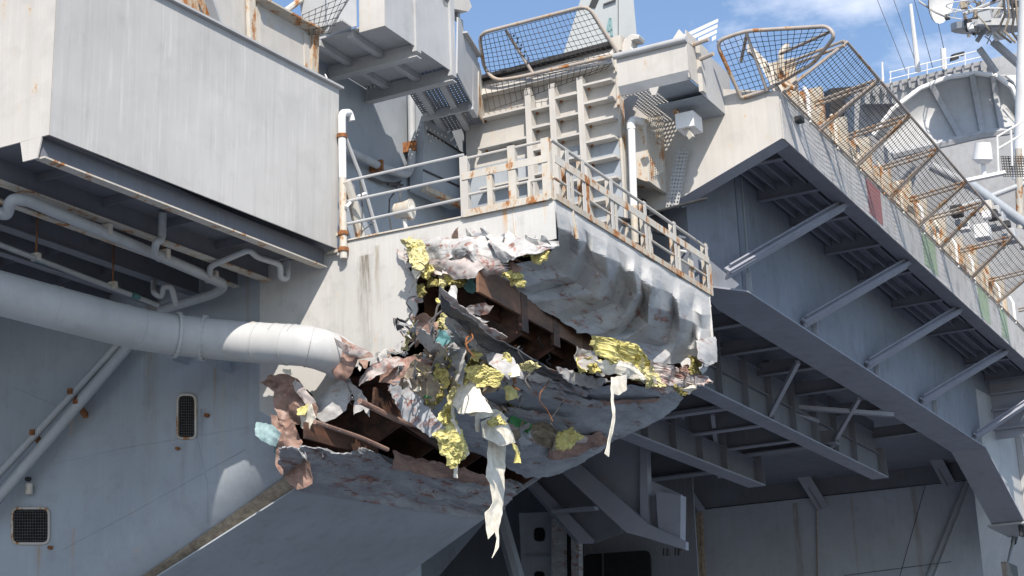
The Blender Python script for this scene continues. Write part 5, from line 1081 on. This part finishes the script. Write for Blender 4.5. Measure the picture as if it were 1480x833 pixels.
# insulation, lining and scraps that hang out of the wound
blobs = [  # u, v, width, height, colour, depth in front of the front wall plane
 (597, 362, 22, 18, 'yellow', .55), (592, 350, 16, 10, 'paleyellow', .6), (603, 378, 20, 18, 'yellow', .5), (604, 396, 10, 20, 'paper', .6), (617, 392, 18, 26, 'yellow', .45), (612, 420, 18, 20, 'olive', .35), (625, 408, 18, 18, 'olive', .3),
 (646, 402, 22, 24, 'yellow', .25), (640, 412, 16, 14, 'paleyellow', .3), (690, 376, 22, 16, 'yellow', .4), (700, 388, 26, 14, 'olive', .3), (742, 398, 24, 12, 'yellow', .2), (750, 410, 26, 12, 'yellow', .15), (782, 372, 34, 16, 'yellow', .15), (765, 366, 30, 14, 'olive', .2),
 (640, 388, 24, 26, 'brown', .3), (660, 384, 36, 22, 'lip', .35), (715, 385, 36, 16, 'brown', .35), (745, 388, 28, 20, 'brown', .25), (680, 412, 26, 26, 'teal', .0), (664, 406, 20, 18, 'olive', .2),
 (636, 435, 14, 12, 'yellow', .4), (655, 430, 14, 40, 'tornwhite', .4), (695, 447, 40, 26, 'pink', .15), (668, 460, 52, 22, 'tornwhite', .3), (690, 470, 40, 22, 'darkplate', .2),
 (622, 476, 26, 34, 'brown', .7), (633, 487, 36, 22, 'teal', .6), (648, 468, 20, 36, 'paleyellow', .45), (652, 505, 16, 50, 'olive', .4), (662, 520, 18, 34, 'tornwhite', .4), (640, 510, 28, 40, 'tan', .35), (636, 500, 20, 34, 'paper', .5),
 (692, 512, 12, 26, 'yellow', .4), (694, 495, 16, 16, 'tornwhite', .4), (672, 548, 30, 36, 'yellow', .4), (690, 534, 46, 32, 'olive', .3), (715, 525, 40, 20, 'tan', .3), (734, 530, 20, 40, 'yellow', .3), (745, 538, 22, 18, 'paper', .3), (765, 530, 30, 16, 'paleyellow', .1),
 (604, 540, 40, 40, 'tan', .4), (620, 555, 30, 30, 'olive', .45), (608, 560, 30, 16, 'paper', .5), (620, 566, 16, 26, 'green', .5), (632, 570, 30, 40, 'olive', .45), (600, 580, 40, 30, 'tan', .35), (585, 560, 36, 30, 'lip', .3), (640, 545, 28, 36, 'yellow', .5), (655, 575, 20, 30, 'paleyellow', .45), (666, 540, 14, 40, 'paper', .4),
 (680, 575, 50, 44, 'paper', .3), (660, 560, 34, 30, 'tan', .35), (700, 560, 40, 20, 'tan', .25)]
for k, (u, v, w_, h_, mt, off) in enumerate(blobs):
    r = random.Random(100 + k); n = 9; pix = [(u + w_ / 2 * math.cos(2 * math.pi * i / n + .2) * r.uniform(.65, 1.15), v + h_ / 2 * math.sin(2 * math.pi * i / n + .2) * r.uniform(.65, 1.15)) for i in range(n)]
    nm = 'insulation' if mt in ('yellow', 'paleyellow', 'olive') else {'paper': 'insulation_facing', 'tan': 'lining_scrap', 'green': 'rag', 'teal': 'teal_liner'}.get(mt, 'torn_scrap')
    soft = nm == 'insulation'
    piece(nm, pix, mt, 100 + k, .09 if soft else .06, 6 if soft else 4, .05, off, .5, .06 if soft else .015, cuts=4)
fr_ = random.Random(77)
for k in range(58):
    a, b = fr_.choice(list(zip(edge, edge[1:]))); t = fr_.random(); u = a[0] + (b[0] - a[0]) * t; v = a[1] + (b[1] - a[1]) * t
    ang = fr_.uniform(0, 6.28); w_ = fr_.uniform(7, 20); h_ = fr_.uniform(5, 13); ca_2, sa_ = math.cos(ang), math.sin(ang)
    pix = [(u + x * w_ * ca_2 - y * h_ * sa_, v + x * w_ * sa_ + y * h_ * ca_2) for x, y in ((-.6, -.3), (-.1, -.6), (.5, -.35), (.9, .1), (.3, .3), (-.3, .55))]
    piece('torn_flake', pix, fr_.choice(['front', 'tornwhite', 'tornwhite', 'pink', 'brown', 'lip', 'front', 'fold']), 400 + k, .05, 5, .03, fr_.uniform(.03, .30), 1.0, .012, cuts=3)
for k in range(60):
    u = fr_.uniform(575, 760); v = 500 + (u - 575) * .35 + fr_.uniform(-45, 55) ; ang = fr_.uniform(0, 6.28); w_ = fr_.uniform(5, 15); h_ = fr_.uniform(4, 9); ca_2, sa_ = math.cos(ang), math.sin(ang)
    pix = [(u + x * w_ * ca_2 - y * h_ * sa_, v + x * w_ * sa_ + y * h_ * ca_2) for x, y in ((-.6, -.3), (-.1, -.6), (.5, -.35), (.9, .1), (.3, .3), (-.3, .55))]
    scrap('torn_flake', [slope(p[0], p[1], .35 + fr_.uniform(-.25, .25)) for p in pix], fr_.choice(['tan', 'olive', 'paper', 'lip', 'darkplate', 'brown', 'paleyellow', 'tornwhite', 'tan', 'yellow']), sp_, .05, 5, 500 + k, .03, .012, 3)
for k, (nm, mt, off, th, pix) in enumerate((('torn_scrap', 'brown', .9, .015, [(596, 458), (612, 451), (626, 461), (631, 480), (618, 497), (602, 486)]), ('teal_liner', 'teal', .8, .015, [(614, 491), (641, 478), (651, 493), (622, 509)]),
        ('insulation_facing', 'paper', .55, .02, [(655, 546), (690, 554), (702, 590), (672, 603), (650, 580)]), ('insulation', 'yellow', .6, .05, [(672, 530), (700, 526), (730, 540), (722, 557), (690, 558), (674, 548)]),
        ('torn_scrap', 'tornwhite', .6, .015, [(646, 478), (666, 476), (671, 520), (678, 558), (664, 554), (651, 520)]), ('lining_scrap', 'tan', .6, .02, [(588, 548), (620, 538), (636, 560), (627, 592), (600, 590)]),
        ('torn_scrap', 'lip', .5, .02, [(560, 560), (600, 552), (620, 590), (650, 625), (630, 640), (590, 610)]), ('torn_scrap', 'tornwhite', .35, .015, [(700, 505), (740, 520), (760, 545), (735, 548), (705, 530)]),
        ('insulation', 'paleyellow', .55, .05, [(590, 345), (612, 352), (620, 376), (614, 398), (600, 392), (588, 366)]), ('torn_scrap', 'pink', .5, .015, [(640, 380), (676, 372), (700, 384), (690, 402), (656, 404)]))):
    piece(nm, pix, mt, 700 + k, .06, 4, .04, off, .5, th, cuts=4)
# pieces along the foot of the outboard plate and on the flap (placed on the outboard side)
def opiece(name, pix, mat, seed, y, amp=.07, thick=.02, fr=4):
    cu = sum(p[0] for p in pix) / len(pix); cv = sum(p[1] for p in pix) / len(pix); r = random.Random(seed)
    return scrap(name, [ob(u, v, y + r.uniform(-.12, .12)) for u, v in pix], mat, sp_, amp, fr, seed, .045, thick, 4)
opiece('insulation', [(864, 486), (885, 492), (915, 500), (938, 524), (946, 545), (930, 552), (905, 545), (880, 535), (868, 515)], 'yellow', 201, 13.9, .10, .10, 6)
opiece('insulation_facing', [(872, 520), (900, 525), (935, 540), (940, 552), (905, 548), (880, 540)], 'paper', 202, 13.75, .06)
opiece('insulation', [(920, 520), (945, 535), (950, 560), (935, 560)], 'paleyellow', 203, 13.75, .08, .06, 6)
opiece('torn_scrap', [(930, 520), (970, 530), (1010, 545), (1018, 555), (985, 562), (950, 556), (935, 545)], 'pink', 204, 13.8, .12)
opiece('torn_scrap', [(925, 545), (965, 548), (985, 560), (960, 570), (935, 562)], 'pink', 205, 13.85, .10)
opiece('torn_scrap', [(965, 530), (1000, 528), (1020, 548), (1012, 558), (990, 552)], 'brown', 206, 13.7, .12)
opiece('insulation', [(972, 545), (995, 548), (1002, 565), (985, 572), (975, 560)], 'olive', 207, 13.75, .06, .05, 6)
opiece('insulation_facing', [(986, 562), (1001, 557), (1003, 563), (990, 571)], 'paper', 208, 13.65, .02)
opiece('insulation', [(995, 515), (1010, 520), (1012, 540), (998, 540)], 'olive', 209, 13.65, .05, .05, 6)
opiece('torn_scrap', [(842, 500), (865, 510), (890, 535), (870, 545), (850, 530)], 'tornwhite', 210, 14.4, .08)
opiece('insulation', [(848, 530), (866, 522), (870, 540), (852, 542)], 'yellow', 211, 14.3, .05, .05, 6); opiece('insulation', [(838, 518), (842, 518), (842, 540), (838, 538)], 'yellow', 212, 14.5, .02, .02)
opiece('torn_scrap', [(1004, 545), (1020, 552), (1014, 558), (1002, 556)], 'pink', 213, 13.55, .04)
opiece('torn_scrap', [(790, 530), (850, 545), (880, 550), (850, 562), (810, 552)], 'tornwhite', 214, 14.8, .08)
opiece('insulation', [(728, 558), (752, 572), (738, 578), (728, 582)], 'yellow', 215, 15.3, .03)
opiece('insulation', [(802, 628), (825, 618), (838, 632), (822, 650), (802, 650)], 'yellow', 216, 15.9, .06, .04, 6)
opiece('lining_scrap', [(730, 605), (770, 595), (800, 620), (830, 640), (800, 652), (760, 640), (740, 630)], 'tan', 217, 16.6, .10)
opiece('rag', [(738, 602), (756, 606), (748, 616), (736, 612)], 'green', 218, 16.2, .04); opiece('rag', [(758, 610), (768, 618), (764, 630), (756, 624)], 'green', 219, 16.2, .04)
opiece('lining_scrap', [(750, 620), (765, 610), (772, 640), (752, 652)], 'lip', 220, 16.2, .08)
# long hanging strips
def strip(name, pix, mat, y, seed, amp=.03, thick=.012): return scrap(name, [ob(u, v, y) for u, v in pix], mat, sp_, amp, 3, seed, .02, thick, 5, .06)
strip('hanging_strip', [(705, 625), (732, 628), (730, 680), (724, 740), (720, 760), (718, 790), (712, 806), (716, 780), (714, 768), (706, 780), (701, 742), (710, 728), (706, 700), (700, 690), (704, 660)], 'paper', 15.6, 301)
strip('hanging_strip', [(884, 545), (905, 542), (904, 562), (894, 572), (888, 570), (884, 620), (881, 660), (876, 656), (881, 610), (884, 572)], 'paper', 13.55, 302)
strip('hanging_strip', [(694, 610), (725, 594), (742, 630), (746, 640), (720, 645), (698, 632)], 'paper', 15.4, 303, .06)
strip('hanging_strip', [(686, 600), (688, 592), (715, 592), (735, 605), (730, 612), (712, 602), (692, 606), (692, 625), (687, 625)], 'paper', 15.5, 304, .03)
opiece('insulation', [(704, 610), (722, 600), (728, 615), (712, 616)], 'yellow', 305, 15.2, .05, .04); opiece('insulation', [(742, 640), (750, 650), (752, 670), (744, 668)], 'yellow', 306, 15.3, .03, .03)
opiece('insulation', [(628, 612), (650, 575), (656, 606), (650, 612), (632, 620)], 'yellow', 307, 15.8, .06, .04)
opiece('insulation', [(628, 628), (652, 610), (678, 655), (660, 668), (648, 680), (636, 650)], 'yellow', 308, 15.6, .05, .06); strip('hanging_strip', [(650, 606), (655, 606), (680, 655), (676, 660)], 'paper', 15.5, 309, .02)
strip('hanging_strip', [(655, 670), (661, 670), (660, 692), (656, 690)], 'paper', 15.6, 310, .01); strip('hanging_strip', [(650, 572), (655, 572), (657, 606), (653, 606)], 'paper', 15.7, 311, .01)

rc = random.Random(909)
for k in range(16):
    u, v = rc.uniform(590, 830), 0; v = 400 + (u - 590) * .55 + rc.uniform(-30, 70); y = rc.uniform(14.6, 15.6)
    pts = [ob(u, v, y)]
    for j in range(5): u += rc.uniform(-14, 14); v += rc.uniform(4, 20) * (1 if j else .3); y -= rc.uniform(-.05, .12); pts.append(ob(u, v, y))
    MB().tube(arc(pts, .2, 4), rc.choice([.010, .014, .02]), 6).build('loose_cable', rc.choice(['cable', 'dark', 'cable', 'rust']), sp_, True)
for (pp_, r_, mt) in (([(600, 545), (640, 575), (690, 590), (705, 605)], .05, 'pipe'), ([(520, 580), (580, 610), (640, 622)], .06, 'brown'), ([(700, 420), (745, 455), (790, 470), (830, 505)], .05, 'pipe'), ([(455, 610), (520, 632), (560, 650)], .045, 'brown')):
    MB().tube(arc([ob(u, v, 16.2 if v < 540 else 17.4) for u, v in pp_], .3, 4), r_, 8).build('bent_pipe', mt, sp_, True)

# ================================================================== platform railings
ZR = (Z0 + 1.22, Z0 + .84, Z0 + .46)
fr = thing('pipe_rail', 'three plain pipe rails at the left of the platform front', 'railing', tuple(f0(502, 350)))
for (a, b) in (((501, 262), (670, 224)), ((503, 291), (670, 255)), ((502, 324), (670, 287))): MB().tube([f0(*a, .03), f0(*b, .03)], .032, 8).build('rail', 'grey', fr, True)
def flat(a, b, w_, th, mat, parent, up=(1, 0, 0), name='rail'): return MB().bar(a, b, th, w_, up).build(name, mat, parent)
fp_ = thing('front_frame_rail', 'rust stained flat bar railing panel on the platform front', 'railing', tuple(f0(672, 314)))
def fpost(u, zt_, w_, mat='warm', zb=Z0 + .02, o=.05):
    y = f0(u, 300).y; MB().box(S0 - o - .02, S0 - o + .0, y - w_ / 2, y + w_ / 2, zb, zt_).build('post', mat, fp_); MB().box(S0 - o + .002, S0 - o + .10, y - w_ / 2, y - w_ / 2 + .015, zb, zt_ - .02).build('post_flange', mat, fp_)
for u, w_ in ((674, .17), (744, .16), (794, .18)): fpost(u, Z0 + 1.26, w_, 'warm' if u < 700 else 'rusty')
fpost(711, Z0 + .80, .11, 'rusty'); fpost(768, Z0 + .45, .06, 'rusty')
ya, yb = f0(672, 300).y, f0(797, 300).y
for z, h_, mat, o in ((Z0 + .84, .15, 'rusty', .075), (Z0 + .07, .14, 'rusty', .075)): MB().box(S0 - o - .012, S0 - o + .003, yb, ya, z - h_ / 2, z + h_ / 2).build('flat_rail', mat, fp_)
for z in (Z0 + 1.22, Z0 + .46): MB().tube([(S0 - .02, ya, z), (S0 - .02, yb, z)], .03, 8).build('rail', 'warm', fp_, True)
orl = thing('outboard_rail', 'rust stained bar railing along the outboard platform edge', 'railing', (S0, Y0, Z0))
xs = [at(u, v, 'y', Y0).x for u, v in ((824, 303), (847, 317), (888, 342), (937, 373), (980, 400), (1026, 427.5))]
for x in xs:
    MB().box(x - .13, x + .0, Y0 - .03, Y0 - .012, Z0 + .03, Z0 + 1.24).build('post', 'warm', orl); MB().box(x - .02, x, Y0 - .01, Y0 + .14, Z0 + .03, Z0 + 1.24).build('post_flange', 'rusty', orl)
    MB().box(x + .06, x + .16, Y0 - .03, Y0 - .012, Z0 + .03, Z0 + .80).build('post', 'rusty', orl)
for (u, v, w_, h_) in ((943, 376, .30, .78), (1003, 413, .30, .76), (893, 345, .16, .8)):
    x = at(u, v, 'y', Y0).x; MB().prism([(x - w_ / 2, Y0 + .03, Z0 + .03), (x + w_ / 2, Y0 + .03, Z0 + .03), (x + w_ / 2, Y0 + .03, Z0 + h_ - .12), (x, Y0 + .03, Z0 + h_ + .05), (x - w_ / 2, Y0 + .03, Z0 + h_ - .12)], (0, .015, 0)).build('gusset_plate', 'rusty', orl)
MB().tube([(S0, Y0, Z0 + 1.22), (xs[-1] + .05, Y0, Z0 + 1.16)], .034, 8).build('rail', 'warm', orl, True)
MB().box(S0 + .02, xs[-1], Y0 - .052, Y0 - .034, Z0 + .76, Z0 + .92).build('flat_rail', 'rusty', orl)
MB().box(S0 + .02, xs[-1], Y0 - .052, Y0 - .034, Z0 + .03, Z0 + .13).build('flat_rail', 'veryrusty', orl)
MB().tube([(S0, Y0, Z0 + .46), (xs[-1], Y0, Z0 + .44)], .028, 8).build('rail', 'rusty', orl, True)
hr = thing('ladder_handrail', 'small white looped handrail behind the far end of the platform', 'handrail', (xs[-1] - .6, Y0 + .9, Z0))
a = at(985, 336, 'y', Y0 + .6); MB().tube(arc([a, a + V((.3, 0, .12)), a + V((.55, 0, .05)), a + V((.6, 0, -.7))], .15), .04, 8).build('loop', 'white', hr, True)
for dz in (.15, .5): MB().tube([a + V((-.2, 0, -dz)), a + V((.6, -.35, -dz))], .03, 6).build('rung', 'white', hr)
